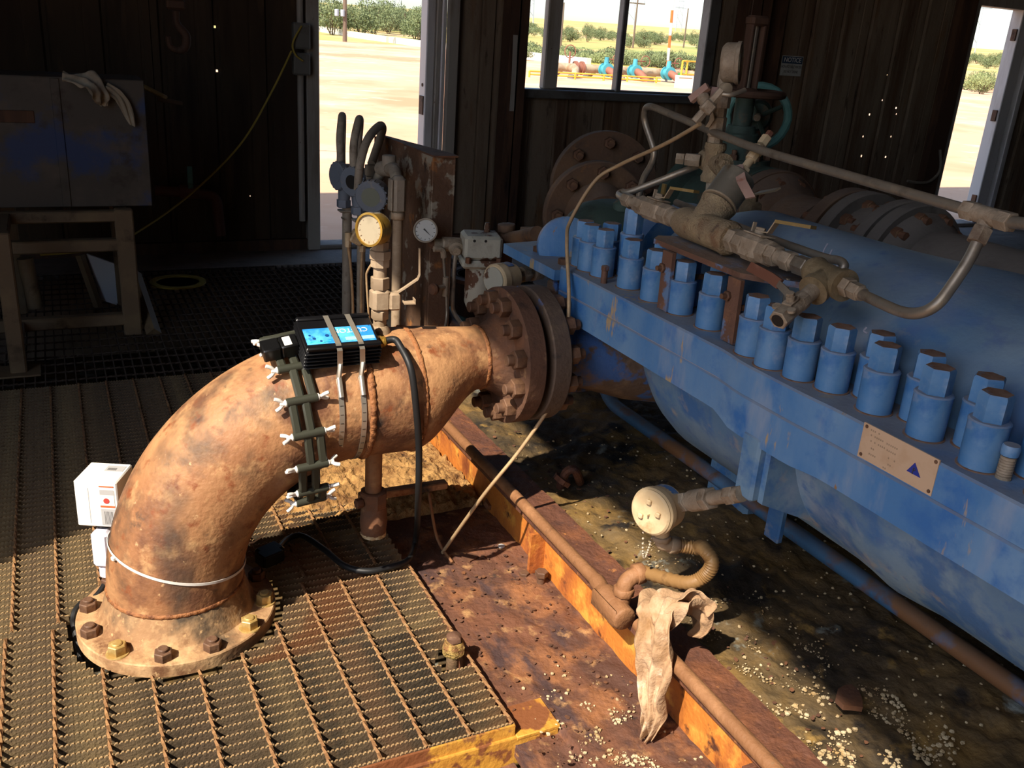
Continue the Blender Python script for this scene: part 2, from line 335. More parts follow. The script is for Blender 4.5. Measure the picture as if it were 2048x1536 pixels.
# ---------------------------------------------------------------- the building
WY = 6.02; TOP = 4.9
def panel_mesh(x0, x1, z0, z1, holes=()):
    xs = [x0]
    k = math.floor(x0/.1525)
    while k*.1525 < x1:
        b = k*.1525
        prof = ((.0, 0), (.012, .022), (.03, .022), (.042, 0)) if k % 2 == 0 else ((.05, 0), (.055, .005), (.065, .005), (.07, 0))
        for d, yy in prof:
            if x0 < b+d < x1: xs.append(b+d)
        k += 1
    xs.append(x1)
    def yoff(x):
        r = x % .305
        if r < .012: return .022*r/.012
        if r < .03: return .022
        if r < .042: return .022*(.042-r)/.012
        q = r-.1525
        if .05 <= q <= .07: return .005 if .055 <= q <= .065 else .0025
        return 0
    zs = [z0, z1]
    for (hx, hz, hs) in holes:
        if x0 < hx < x1 and z0 < hz < z1: xs += [hx-hs, hx+hs]; zs += [hz-hs*1.15, hz+hs*1.15]
    xs = sorted(set(xs)); zs = sorted(set(zs)); vs = []; fs = []
    n = len(xs)
    for z in zs:
        for x in xs: vs.append((x, WY+yoff(x), z))
    for j in range(len(zs)-1):
        for i in range(n-1):
            cx, cz = (xs[i]+xs[i+1])/2, (zs[j]+zs[j+1])/2
            if any(abs(cx-hx) < hs and abs(cz-hz) < hs*1.15 for hx, hz, hs in holes): continue
            fs.append((j*n+i, j*n+i+1, (j+1)*n+i+1, (j+1)*n+i))
    return MB().add(vs, fs)
HOLES = [(6.295, .99, .007), (6.61, 1.002, .006), (6.59, 1.052, .007), (6.431, 1.109, .005), (6.271, .807, .006), (6.601, .812, .006), (6.298, .643, .008), (6.586, .637, .007), (7.105, .977, .014), (6.429, 1.316, .004), (.932, 1.347, .006), (.933, 1.099, .006), (1.1, .35, .0025)]
wall_back = struct(link(bpy.data.objects.new('wall_back', None), None, T(0, WY, 0)))
def wall_run(x0, x1, z0, z1, mat):
    n = max(1, math.ceil((x1-x0)/.93)); st = (x1-x0)/n
    for i in range(n):
        o = obj('panel', panel_mesh(x0+i*st, x0+(i+1)*st+.004, z0, z1, HOLES), mat, wall_back, 20)
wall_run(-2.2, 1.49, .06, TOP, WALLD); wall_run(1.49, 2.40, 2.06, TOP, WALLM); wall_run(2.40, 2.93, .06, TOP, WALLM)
wall_run(2.93, 4.52, .06, 1.05, WALLM); wall_run(2.93, 4.52, 2.12, TOP, WALLM); wall_run(4.52, 7.22, .06, TOP, WALLM)
wall_run(7.22, 8.02, 1.98, TOP, WALLM); wall_run(8.02, 9.0, .06, TOP, WALLM)
def sbox(name, lo, hi, mat, parent=None, bev=0):
    c = lerp(lo, hi, .5); s = [abs(hi[i]-lo[i]) for i in range(3)]
    return obj(name, MB().box(c, s, bev=bev), mat, parent)
# base angle, columns and girts as separate pieces of trim
for i, (lo, hi, m) in enumerate([((-2.2, 5.98, 0), (1.49, 6.06, .07), COLM), ((2.40, 5.98, 0), (7.22, 6.06, .07), COLM), ((8.02, 5.98, 0), (9, 6.06, .07), COLM)]):
    struct(sbox('trim_%d' % (i+1), lo, hi, m))
def column(name, x0, x1, y0, y1):
    m = MB(); c = (x0+x1)/2
    m.box((c, y0+.005, TOP/2), (x1-x0, .01, TOP)); m.box((c, y1-.005, TOP/2), (x1-x0, .01, TOP)); m.box((c, (y0+y1)/2, TOP/2), (.01, y1-y0, TOP))
    return struct(obj(name, m, COLM))
column('trim_4', 2.79, 2.92, 5.86, 6.0); column('trim_5', 4.72, 4.90, 5.82, 6.0)
struct(sbox('trim_6', (4.98, 5.95, 0), (5.16, 6.0, TOP), COLM)); struct(sbox('trim_7', (7.02, 5.93, 0), (7.2, 6.01, TOP), COLM))
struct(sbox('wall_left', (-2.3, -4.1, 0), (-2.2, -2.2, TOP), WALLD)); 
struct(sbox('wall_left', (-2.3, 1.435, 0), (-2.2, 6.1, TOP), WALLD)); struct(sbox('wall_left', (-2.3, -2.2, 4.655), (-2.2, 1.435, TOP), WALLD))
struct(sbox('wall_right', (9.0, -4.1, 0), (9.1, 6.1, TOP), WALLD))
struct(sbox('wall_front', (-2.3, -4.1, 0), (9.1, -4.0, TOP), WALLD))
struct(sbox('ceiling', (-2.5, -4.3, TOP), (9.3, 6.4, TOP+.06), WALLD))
# first door opening with its frame
d1 = struct(link(bpy.data.objects.new('door_1', None), None, T(1.9, WY, 0)))
sbox('jamb', (1.455, 5.95, 0), (1.535, 6.09, 2.1), TRIM, d1, .006); sbox('jamb', (2.255, 6.0, 0), (2.315, 6.12, 2.1), TRIMW, d1, .006)
sbox('door_stop', (2.315, 5.975, 0), (2.345, 6.10, 2.1), TRIM, d1, .004); sbox('jamb_return', (2.345, 5.95, 0), (2.372, 6.06, 2.1), TRIMW, d1, .004)
sbox('casing', (2.385, 5.94, 0), (2.46, 5.99, 2.2), TRIM, d1, .006); sbox('header', (1.455, 5.95, 2.06), (2.46, 6.09, 2.14), TRIM, d1, .006)
sbox('threshold', (1.53, 5.96, 0), (2.26, 6.12, .03), CONC, d1, .008); sbox('strike_plate', (2.247, 6.02, .88), (2.256, 6.09, 1.0), RUSTD, d1)
obj('latch_hole', MB().lathe((2.2545, 6.05, 1.07), (-1, 0, 0), [(0, .012), (.004, .012), (.004, .007), (.0, .007)], 14), RUSTD, d1)
# window
w1 = struct(link(bpy.data.objects.new('window_1', None), None, T(3.7, WY, 1.08)))
sbox('sill', (2.9, 5.96, 1.02), (4.56, 6.1, 1.08), ALU, w1, .006); sbox('frame_head', (2.9, 5.98, 2.08), (4.56, 6.08, 2.14), ALU, w1, .006)
sbox('frame_jamb', (2.9, 5.98, 1.08), (2.965, 6.08, 2.08), ALU, w1, .006); sbox('frame_jamb', (4.462, 5.98, 1.08), (4.56, 6.08, 2.08), ALU, w1, .006)
sbox('sash_stile', (3.135, 6.0, 1.08), (3.245, 6.07, 2.08), TRIM, w1, .008); sbox('mullion', (3.725, 5.99, 1.08), (3.768, 6.06, 2.08), ALU, w1, .006)
sbox('sash_rail', (3.245, 6.01, 1.08), (4.462, 6.05, 1.095), ALU, w1, .004)
# second door
d2 = struct(link(bpy.data.objects.new('door_2', None), None, T(7.6, WY, 0)))
sbox('jamb', (7.2, 5.97, 0), (7.298, 6.08, 1.98), TRIM, d2, .006); sbox('jamb', (7.885, 6.0, 0), (8.02, 6.12, 1.98), TRIMW, d2, .006)
sbox('jamb_return', (8.03, 5.96, 0), (8.09, 6.1, 2.05), TRIMW, d2, .004); sbox('header', (7.2, 5.97, 1.925), (8.09, 6.12, 2.05), TRIM, d2, .006)
sbox('threshold', (7.29, 5.96, 0), (7.89, 6.14, .035), CONC, d2, .006)
for z in (.24, 1.02, 1.72): obj('hinge', MB().box((7.878, 6.04, z), (.014, .05, .1), bev=.003), RUSTD, d2)
# floors
def slab(name, x0, x1, y0, y1, z, th, mat, parent=None): return sbox(name, (x0, y0, z-th), (x1, y1, z), mat, parent)
struct(slab('floor', -2.3, 9.1, 5.595, 6.12, 0, .5, CONC)); struct(slab('floor', 2.6, 9.1, -4.1, 5.6, 0, .5, CONC))
struct(slab('floor', -2.3, 2.62, -4.1, 5.6, -.5, .06, OIL)); struct(slab('floor', -2.3, -.9, -4.1, 5.6, 0, .1, CONC))

# ---------------------------------------------------------------- outside ground
def hgt(x, y):
    d = math.hypot(x, y); return -.1+max(0, d-75)*.018+.05*math.sin(x*.21)*math.sin(y*.17)*min(1, max(0, (d-15)/30))
def sector(r0, r1, a0, a1, nr, na, dz=0, fn=hgt):
    vs = []; fs = []
    for i in range(nr+1):
        r = r0*(r1/r0)**(i/nr)
        for j in range(na+1):
            a = math.radians(a0+(a1-a0)*j/na); x, y = r*math.sin(a), r*math.cos(a); vs.append((x, y, fn(x, y)+dz))
    for i in range(nr):
        for j in range(na): fs.append((i*(na+1)+j, i*(na+1)+j+1, (i+1)*(na+1)+j+1, (i+1)*(na+1)+j))
    return MB().add(vs, fs)
struct(obj('ground', MB().add([(-60, 6.12, -.1), (60, 6.12, -.1), (60, 14, -.1), (-60, 14, -.1), (-60, -60, -.1), (-2.3, -60, -.1), (-2.3, 6.12, -.1), (-60, 6.12, -.1), (-60, -60, -.6), (60, -60, -.6), (60, 14, -.6), (-60, 14, -.6)], [(0, 1, 2, 3), (4, 5, 6, 7), (8, 9, 10, 11)]), SAND))
struct(obj('ground', sector(12, 78, -30, 80, 14, 50, .003), SAND)); struct(obj('ground', sector(77.5, 1400, -30, 80, 26, 70, -.02), FIELD))
def curb_at(t, off=0): # line of the kerb and its normal offset
    a, b = V((22.3, 117, 0)), V((29.2, 50, 0)); n = V((1, .103, 0)).normalized(); p = lerp(a, b, t)+n*off; return p
for k in range(7):
    m = MB(); a, b = curb_at(k/7+.004), curb_at((k+1)/7-.004); c = lerp(a, b, .5); ang = math.atan2(b.y-a.y, b.x-a.x)
    m.box((c.x, c.y, hgt(c.x, c.y)+.22), ((b-a).length, .35, .5), Matrix.Rotation(ang, 3, 'Z')@Matrix.Rotation(-math.atan2(hgt(b.x, b.y)-hgt(a.x, a.y), (b-a).length), 3, 'Y'))
    o = obj('curb', m, CURB); tag(o, 'pale concrete kerb block in the long line edging the sandy yard', 'curb', 'kerb blocks beyond the yard')
m = MB(); vs = []; 
for k in range(21):
    for off in (.2, 2.5, 5):
        p = curb_at(k/20*1.5-.3, off+.0); vs.append((p.x, p.y, hgt(p.x, p.y)+.12))
m.add(vs, [(i*3+j, i*3+j+1, i*3+j+4, i*3+j+3) for i in range(20) for j in range(2)])
o = obj('grass_strip', m, GRASS); o['kind'] = 'stuff'; tag(o, 'strip of short yellow-green grass behind the pale kerb', 'grass')
# shrubs: three foliage meshes shared by all
def shrub_mesh(nq, rx, rz, mat, seed):
    random.seed(seed); m = MB(); cl = [(random.uniform(-.7, .7)*rx, random.uniform(-.7, .7)*rx, random.uniform(.35, .8)*rz) for _ in range(11)]
    for _ in range(nq):
        c = random.choice(cl); d = Vector((random.gauss(0, 1), random.gauss(0, 1), random.gauss(0, 1))).normalized()*random.uniform(.5, 1)
        p = V(c)+Vector((d.x*rx*.42, d.y*rx*.42, d.z*rz*.3)); s = random.uniform(.05, .12)*(rx/1.6)
        R = Euler((random.uniform(0, 6), random.uniform(0, 6), random.uniform(0, 6))).to_matrix()
        m.add([p+R@V((-s, 0, 0)), p+R@V((0, -s*.5, 0)), p+R@V((s, 0, 0)), p+R@V((0, s*.5, 0))], [(0, 1, 2, 3)])
    return m.mesh('foliage', mat, 0)
def stem_mesh(rx, rz, seed):
    random.seed(seed); m = MB()
    for _ in range(5): m.cyl((random.uniform(-.1, .1), random.uniform(-.1, .1), -.3), (random.uniform(-.6, .6)*rx, random.uniform(-.6, .6)*rx, rz*.7), .05, .02, 5)
    return m.mesh('stem', BARK)
FOL = [shrub_mesh(2200, 1.6, 2.7, LEAF, 1), shrub_mesh(2000, 1.8, 2.1, LEAF, 2), shrub_mesh(1800, 1.5, 1.7, LEAFL, 3)]
STM = [stem_mesh(1.6, 2.7, 4), stem_mesh(1.8, 2.1, 5), stem_mesh(1.5, 1.7, 6)]
random.seed(11)
def shrub(x, y, k, s, label, group):
    t = thing('shrub', label, 'shrub', (x, y, hgt(x, y)), group); mw = T(x, y, hgt(x, y)-.05)@Matrix.Rotation(random.uniform(0, 6), 4, 'Z')@Matrix.Diagonal((s, s, s*random.uniform(.85, 1.15), 1))
    obj('foliage', FOL[k], None, t, mw=mw); obj('stem', STM[k], None, t, mw=mw)
def scatter(n, r0, r1, t0, t1, kinds, s0, s1, label, group):
    done = []
    for i in range(n*4):
        if len(done) >= n: break
        d = math.sqrt(random.uniform(r0*r0, r1*r1)); q = random.uniform(t0, t1); y = d/math.hypot(1, q); sc_ = random.uniform(s0, s1)
        if any((y*q-a)**2+(y-b)**2 < (2.3*(sc_+c)/2)**2 for a, b, c in done): continue
        done.append((y*q, y, sc_)); shrub(y*q, y, random.choice(kinds), sc_, label, group)
scatter(46, 92, 150, .238, .395, (0, 0, 1), .85, 1.25, 'grey-green mesquite shrub in the thicket seen through the open doorway', 'thicket beyond the doorway')
scatter(70, 61, 71, .47, .77, (2, 2, 1), .38, .62, 'light green low shrub in the front row seen through the window', 'front row of shrubs beyond the window')
scatter(70, 125, 210, .46, .78, (1, 1, 0), .55, .85, 'dark green bush in the distant belt seen through the window', 'distant bushes beyond the window')
scatter(16, 66, 90, 1.17, 1.33, (1, 2), .4, .65, 'green and yellow shrub seen through the narrow doorway at right', 'shrubs beyond the right doorway')
scatter(18, 130, 240, 1.17, 1.33, (0, 1), .6, .9, 'distant dark bush seen through the narrow doorway at right', 'distant bushes beyond the right doorway')
# poles and pylons
def pole(x, y, h, r, label, arm=0):
    t = thing('utility_pole', label, 'utility pole', (x, y, hgt(x, y)))
    obj('post', MB().cyl((x, y, hgt(x, y)-.3), (x, y, h), r, r*.7, 10), WOOD, t)
    if arm:
        obj('crossarm', MB().box((x, y, h-.6), (arm, .12, .14)), WOOD, t)
        for s in (-.45, 0, .45): obj('insulator', MB().cyl((x+s*arm, y, h-.53), (x+s*arm, y, h-.2), .06, n=8), GALV, t)
    return t
p = pole(21.2, 74.4, 7.5, .17, 'dark wooden pole with pale transformer cans behind the kerb', 1.6)
for s in (-.35, .3): obj('transformer', MB().cyl((21.2+s*.7-.45, 74.2, 1.75), (21.2+s*.7-.45, 74.2, 2.25), .17, n=12, bev=.03), GALV, p)
pole(46.5, 86, 4.6, .12, 'thin dark pole left of the window mullion in the shrub field'); pole(66.5, 104, 6.5, .13, 'thin pole with crossarm near the middle of the right window pane', 2.2); pole(84.5, 118.5, 6.5, .12, 'thin dark pole near the orange mast in the window')
def pylon(x, y, h, wd, label):
    t = thing('power_pylon', label, 'pylon', (x, y, hgt(x, y))); z0 = hgt(x, y)
    for s in (-1, 1):
        obj('leg', MB().cyl((x+s*wd*.5, y, z0), (x+s*wd*.36, y, h), .22, .16, 6), GALV, t)
    obj('crossarm', MB().box((x, y, h*.86), (wd*1.9, .3, .35)), GALV, t); obj('crossarm', MB().box((x, y, h), (wd*.9, .25, .3)), GALV, t)
    m = MB()
    for a, b in ((.2, .5), (.5, .2), (.5, .86), (.86, .5)):
        m.cyl((x-wd*.45, y, z0+(h-z0)*a), (x+wd*.45, y, z0+(h-z0)*b), .1, n=5)
    obj('brace', m, GALV, t); return t
pylon(252, 402, 29, 9, 'tall H-frame pylon on the horizon in the middle of the window'); pylon(150, 303, 19, 5, 'distant pylon at the left end of the window'); pylon(330, 272, 27, 9, 'tall lattice pylon seen through the right doorway'); pylon(330, 470, 25, 4, 'slim distant pylon right of the orange mast')
for q, lab in ((.305, 'leftmost distant slim pylon over the doorway shrubs'), (.325, 'middle distant slim pylon over the doorway shrubs'), (.342, 'third distant slim pylon over the doorway shrubs')): pylon(400*q, 400, 24, 3, lab)
# ---- pipe manifold in the yard
man = thing('yard_manifold', 'outdoor pipe manifold with teal valves and angled legs in the sandy yard', 'pipe manifold', (22, 35, -.1))
hy = 35.0; zz = .28
obj('header', MB().cyl((18.7, hy, zz), (25.2, hy, zz), .17, n=16), PIPET, man)
obj('header_elbow', MB().tube(fillet([(25.1, hy, zz), (25.75, hy, zz), (26.1, hy-.6, -.35)], .3), .15, 12, 0), PIPET, man)
for i, x in enumerate((19.3, 20.9, 22.3, 24.0)):
    br = PIPEB if i else PIPET
    obj('branch', MB().tube(fillet([(x, hy, zz), (x, hy-.9, zz), (x+(-.55 if i == 0 else .35), hy-1.35, -.3)], .35), .15, 12, 0), br, man)
    obj('leg_end', MB().cyl((x+(-.42 if i == 0 else .28), hy-1.25, .0), (x+(-.62 if i == 0 else .41), hy-1.42, -.45), .165, n=12), PIPEG, man)
    obj('rear_leg', MB().tube(fillet([(x+.2, hy, zz), (x+.2, hy+.7, zz), (x-.3, hy+1.2, -.4)], .3), .14, 10, 0), PIPEG, man)
    if i:
        v = obj('valve', MB().lathe((x, hy-.28, zz), (0, -1, 0), [(0, .27), (.06, .27), (.06, .21), (.3, .21), (.3, .27), (.38, .27)], 16), TEAL, man)
        obj('valve_bonnet', MB().cyl((x, hy-.45, zz+.15), (x, hy-.45, zz+.5), .12, .09, 10), TEAL, v)
        mw_ = MB().tube([(x+.5+.22*math.cos(a), hy-.45, zz+.42+.22*math.sin(a)) for a in [k*PI/8 for k in range(16)]], .02, 5, 0, True); mw_.cyl((x, hy-.45, zz+.42), (x+.5, hy-.45, zz+.42), .03, n=6)
        obj('handwheel', mw_, PIPEB, v)
    else:
        v = obj('valve', MB().lathe((x+.35, hy, zz), (1, 0, 0), [(0, .27), (.1, .27), (.1, .2), (.3, .2), (.3, .27), (.4, .27)], 16), PIPEB, man)
        obj('handwheel', MB().tube([(x+.1+.25*math.cos(a), hy, zz+.62+.25*math.sin(a)) for a in [k*PI/8 for k in range(16)]], .02, 5, 0, True).cyl((x+.1, hy, zz), (x+.1, hy, zz+.62), .04, n=6), PIPEB, v)
def rail(pts, posts, label, h):
    t = thing('yellow_railing', label, 'railing', (pts[0][0], pts[0][1], -.1))
    for zf in (1, .5):
        obj('rail', MB().tube([(x, y, -.1+h*zf) for x, y in pts], .03, 8, 0), YRAIL, t)
    for x, y in posts: obj('post', MB().cyl((x, y, -.15), (x, y, -.1+h), .04, n=8), YRAIL, t)
rail([(16.6, 33), (22.6, 33)], [(16.6, 33), (18.6, 33), (19.9, 33), (21.0, 33), (22.4, 33)], 'low yellow pipe railing in front of the yard manifold', .24)
rail([(22.3, 31.2), (27.5, 32.8)], [(22.3, 31.2), (22.6, 31.3), (24.5, 31.9), (27.4, 32.8)], 'taller yellow railing frame beside the white yard sign', .98)
t = thing('yard_sign', 'blank white sign board on two thin legs in the yard', 'sign', (21.6, 30, -.1))
obj('board', MB().box((21.66, 30, .10), (.92, .03, .58)), WHL, t)
for s in (-.4, .4): obj('leg', MB().cyl((21.66+s, 30.02, -.4), (21.66+s, 30.02, .1), .02, n=6), COLM, t)
obj('lettering', MB().box((21.66, 29.982, .30), (.6, .004, .04)), INKF, t)
t = thing('striped_mast', 'tall orange and white banded mast beside the yard manifold', 'mast', (24.27, 35, -.1))
for i in range(12):
    z = -.2+i*.5; obj('band', MB().cyl((24.27-.06*z/1.4, 35, z), (24.27-.06*(z+.5)/1.4, 35, z+.5), .06, n=10), ORMAST if i % 2 else MWHITE, t)
o = obj('green_drum', MB().cyl((24.2, 33.6, -.15), (24.2, 33.6, .35), .3, n=16, bev=.03), GRN); tag(o, 'green drum behind the yellow railing in the yard', 'drum')

# ---------------------------------------------------------------- floor gratings
EX, EY, ER = .1735, 2.115, .254          # hole cut for the elbow flange
SX, SY, SR = (0.761,1.706,-0.030)[0], (0.761,1.706,-0.030)[1], .045   # hole round the yellow stud
def serrated(L, pitch=.0102, h=.03, th=.0045):
    """bearing bar of length L along +x from the origin, serrated top edge at z=0"""
    n = max(1, int(L/pitch)); vs = []; fs = []; pr = []
    for k in range(n):
        x = k*pitch; pr += [(x, -.0035), (x+pitch*.25, 0), (x+pitch*.62, 0), (x+pitch*.88, -.0035)]
    pr.append((L, -.0035)); pr[0] = (0, -.0035)
    for x, z in pr: vs += [(x, -th/2, z), (x, th/2, z), (x, th/2, -h), (x, -th/2, -h)]
    for i in range(len(pr)-1):
        a, b = i*4, i*4+4
        fs += [(a, a+1, b+1, b), (a+3, a, b, b+3), (a+1, a+2, b+2, b+1)]
    fs += [(0, 3, 2, 1), (len(pr)*4-4, len(pr)*4-3, len(pr)*4-2, len(pr)*4-1)]
    return MB().add(vs, fs)
BARM = {}
def bar(parent, x0, x1, y, mat, along='x'):
    L = round((x1-x0), 3)
    if L < .012: return
    key = (L, mat.name)
    if key not in BARM: BARM[key] = serrated(L).mesh('bearing_bar', mat, 0)
    mw = T(x0, y, 0) if along == 'x' else T(y, x0, 0)@Matrix.Rotation(PI/2, 4, 'Z')
    obj('bearing_bar', BARM[key], None, parent, mw=mw)
RODM = {}
def rod(parent, y0, y1, x, mat, along='y'):
    L = round(y1-y0, 3)
    if L < .01: return
    key = (L, mat.name)
    if key not in RODM:
        m = MB(); n = max(2, int(L/.02)); vs = []; fs = []
        for i in range(n+1):
            for k in range(4):
                a = PI/2*k+i*.9; vs.append((.0048*math.cos(a), L*i/n, .0048*math.sin(a)-.0015))
        for i in range(n):
            for k in range(4): fs.append((i*4+k, i*4+(k+1) % 4, i*4+4+(k+1) % 4, i*4+4+k))
        RODM[key] = m.add(vs, fs).mesh('cross_rod', mat, 50)
    mw = T(x, y0, 0) if along == 'y' else T(y0, x, 0)@Matrix.Rotation(-PI/2, 4, 'Z')
    obj('cross_rod', RODM[key], None, parent, mw=mw)
def cut(a0, a1, b, ca, cb, r, j=0):
    """interval a0..a1 at offset b minus a circular hole"""
    d = r*r-(b-cb)**2
    if d <= 0: return [(a0, a1)]
    q = math.sqrt(d)+j; return [(s, e) for s, e in ((a0, min(a1, ca-q)), (max(a0, ca+q), a1)) if e-s > .012]
XR = .796; YN = 1.442; YS = 2.150; YF = 3.85; YE = 5.592; XL = -.72
random.seed(3)
g1 = thing('floor_grating', 'sunlit serrated steel floor grating in front of the elbow flange', 'grating', (0, 1.8, 0))
g2 = thing('floor_grating', 'shaded steel floor grating behind the elbow with bars across', 'grating', (0, 3, 0))
def holes(y, a0, a1):
    out = []
    for s, e in cut(a0, a1, y, EX, EY, ER+random.uniform(-.004, .010), 0):
        out += cut(s, e, y, SX, SY, SR) if abs(y-SY) < SR else [(s, e)]
    return out
y = YN
while y < YS-.012:
    for s, e in holes(y, XL, XR): bar(g1, s, e, y, GRAT if s < .2 else GRAT)
    y += .0302
y = YS+.012
while y < YF-.01:
    for s, e in cut(XL, XR, y, EX, EY, ER+.01): bar(g2, s, e, y, GRAT)
    y += .0302
for k in range(-6, 9):
    x = -.0146+.1013*k
    if XL < x < XR+.01:
        for s, e in cut(YN-.004, YS-.014, x, EY, EX, ER): rod(g1, s, e, x, GRATR)
for k in range(-5, 10):
    x = -.205+.1016*k
    if XL < x < XR:
        for s, e in cut(YS+.012, YF-.02, x, EY, EX, ER): rod(g2, s, e, x, GRATR)
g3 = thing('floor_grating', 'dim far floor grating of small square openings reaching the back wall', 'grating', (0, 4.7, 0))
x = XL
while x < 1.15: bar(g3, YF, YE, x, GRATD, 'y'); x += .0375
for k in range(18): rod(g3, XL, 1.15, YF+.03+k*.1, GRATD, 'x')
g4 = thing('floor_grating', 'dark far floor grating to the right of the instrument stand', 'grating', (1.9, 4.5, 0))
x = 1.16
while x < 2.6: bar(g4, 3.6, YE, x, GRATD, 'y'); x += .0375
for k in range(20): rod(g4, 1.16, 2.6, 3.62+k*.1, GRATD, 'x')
# yellow frame under the near edge, rusty deck, trough
def rough_grid(x0, x1, y0, y1, z, nx, ny, amp, sc_=9, fn=None, skirt=.05):
    vs = []; fs = []
    for j in range(ny+1):
        for i in range(nx+1):
            x = x0+(x1-x0)*i/nx; y = y0+(y1-y0)*j/ny
            zz = z+amp*noise.fractal(V((x*sc_, y*sc_, z*3)), 1, 2, 4)+(fn(x, y) if fn else 0)
            vs.append((x, y, zz))
    n = nx+1
    for j in range(ny):
        for i in range(nx): fs.append((j*n+i, j*n+i+1, (j+1)*n+i+1, (j+1)*n+i))
    b = len(vs); ring = [i for i in range(n)]+[j*n+nx for j in range(1, ny+1)]+[ny*n+i for i in range(nx-1, -1, -1)]+[j*n for j in range(ny-1, 0, -1)]
    vs += [(vs[i][0], vs[i][1], z-skirt) for i in ring]; L = len(ring)
    for k in range(L): fs.append((ring[k], ring[(k+1) % L], b+(k+1) % L, b+k))
    return MB().add(vs, fs)
DZ = -.035
fr = thing('grating_support_frame', 'yellow-painted rusty angle frame under the near grating edge', 'frame', (.3, 1.44, -.1))
obj('angle_bar', MB().box((.1, 1.432, -.07), (1.62, .012, .075), bev=.002), YELB, fr)
obj('bearing_edge', MB().box((.045, 1.436, -.018), (1.512, .006, .03), bev=.001), YELB, fr)
obj('angle_leg', MB().box((.1, 1.46, -.036), (1.62, .06, .006), bev=.001), YELB, fr)
obj('end_plate', MB().box((.858, 1.475, -.036), (.11, .10, .01), bev=.002), YELB, fr)
dk = rough_grid(.80, 1.172, .85, 3.9, DZ, 44, 260, .006, 14, lambda x, y: -.02 if (y < 1.425 and x < .912) else 0)
deck = struct(obj('floor', dk, DECK, None, 60))
struct(obj('floor', rough_grid(-.72, .80, .6, 1.425, -.105, 60, 40, .008, 12), DECK, None, 60))
# skid beam: web, flanges
sk = thing('skid_beam', 'rust-brown and orange steel channel skid along the pump base', 'beam', (1.17, 2, DZ))
obj('web', MB().box((1.178, 2.3, .04), (.012, 3.2, .16)), WEB, sk)
m = rough_grid(1.135, 1.255, .7, 3.9, .125, 14, 240, .004, 22, None, .014); obj('top_flange', m, SKTOP, sk, 60)
obj('stiffener', MB().box((1.15, 2.02, .03), (.05, .012, .13)), WEB, sk); obj('stiffener', MB().box((1.15, 1.06, .03), (.06, .012, .13)), SKTOP, sk)
# oily pad under the pump
def padz(x, y): return .02*noise.fractal(V((x*3, y*3, 1)), 1, 2, 3)
struct(obj('floor', rough_grid(1.245, 2.62, .3, 3.9, .095, 120, 260, .012, 20, padz, .2), OIL, None, 60))
# ---------------------------------------------------------------- loose dirt, salt, flakes
random.seed(21)
def heap(x, y):
    a = math.exp(-((x-.80)/.17)**2-((y-2.75)/.2)**2)*.055+math.exp(-((x-1.02)/.12)**2-((y-2.62)/.16)**2)*.05+math.exp(-((x-.62)/.12)**2-((y-2.62)/.1)**2)*.03
    return a-.012
dh = rough_grid(.47, 1.165, 2.44, 3.25, -.008, 140, 150, .017, 34, heap, .03)
o = obj('dirt_heap', dh, DIRT, None, 70); o['kind'] = 'stuff'; tag(o, 'heap of sandy orange dirt under the horizontal pipe', 'dirt')
m = MB()
for _ in range(4200):
    t = random.random(); y = .85+1.0*random.random()**2.2; x = 1.28+.25*random.random()**1.3*(1.9-y*.6)+random.gauss(0, .015)
    if noise.noise(V((x*14, y*14, 2))) < (.0 if y < 1.25 else .15): continue
    s = (.0008+.0042*random.random()**2.4)*(1.3 if y < 1.2 else .7); m.blob((x, y, .1+padz(x, y)+.012*noise.fractal(V((x*20, y*20, .285)), 1, 2, 4)), (s, s, s*.7), 5, 3)
for _ in range(350):
    x, y = random.uniform(1.3, 2.0), random.uniform(.9, 2.6); s = random.uniform(.0015, .005); m.blob((x, y, .1+padz(x, y)), (s, s, s*.7), 5, 3)
o = obj('salt_crumbs', m, SALT, None, 0); o['kind'] = 'stuff'; tag(o, 'white salt crumbs scattered over the oily pad beside the skid beam', 'salt')
m = MB()
for _ in range(1500):
    q = random.random()
    if q < .55: x, y = 1.0+random.gauss(0, .055), 1.36+random.gauss(0, .10)
    else: x, y = .93+random.gauss(0, .08), 1.22+random.gauss(0, .06)
    if x > 1.16 or noise.noise(V((x*16, y*16, 5))) < .05: continue
    s = .001+.0045*random.random()**2; m.blob((x, y, DZ+.003), (s, s, s*.7), 5, 3)
o = obj('salt_crust', m, SALT, None, 0); o['kind'] = 'stuff'; tag(o, 'pale salty crust on the rusty deck below the rag', 'salt')
m = MB()
for _ in range(330):
    if random.random() < .6: x, y = random.uniform(.82, 1.15), random.uniform(1.3, 2.35)
    else: x, y = random.uniform(1.26, 1.5), random.uniform(.85, 2.7)
    z = DZ+.004 if x < 1.2 else .1+padz(x, y)
    s = random.uniform(.002, .009); R = Euler((random.gauss(0, .15), random.gauss(0, .15), random.uniform(0, 6))).to_matrix()
    pts = [R@V((s*math.cos(a)*random.uniform(.5, 1), s*math.sin(a)*random.uniform(.5, 1), 0)) for a in [k*PI/3 for k in range(6)]]
    m.prism(list(range(6)), lambda k: V((x, y, z))+pts[k], lambda k: V((x, y, z+.0016))+pts[k])
o = obj('rust_flakes', m, FLAKE, None, 0); o['kind'] = 'stuff'; tag(o, 'dark rust flakes lying on the deck and the pad', 'rust flakes')
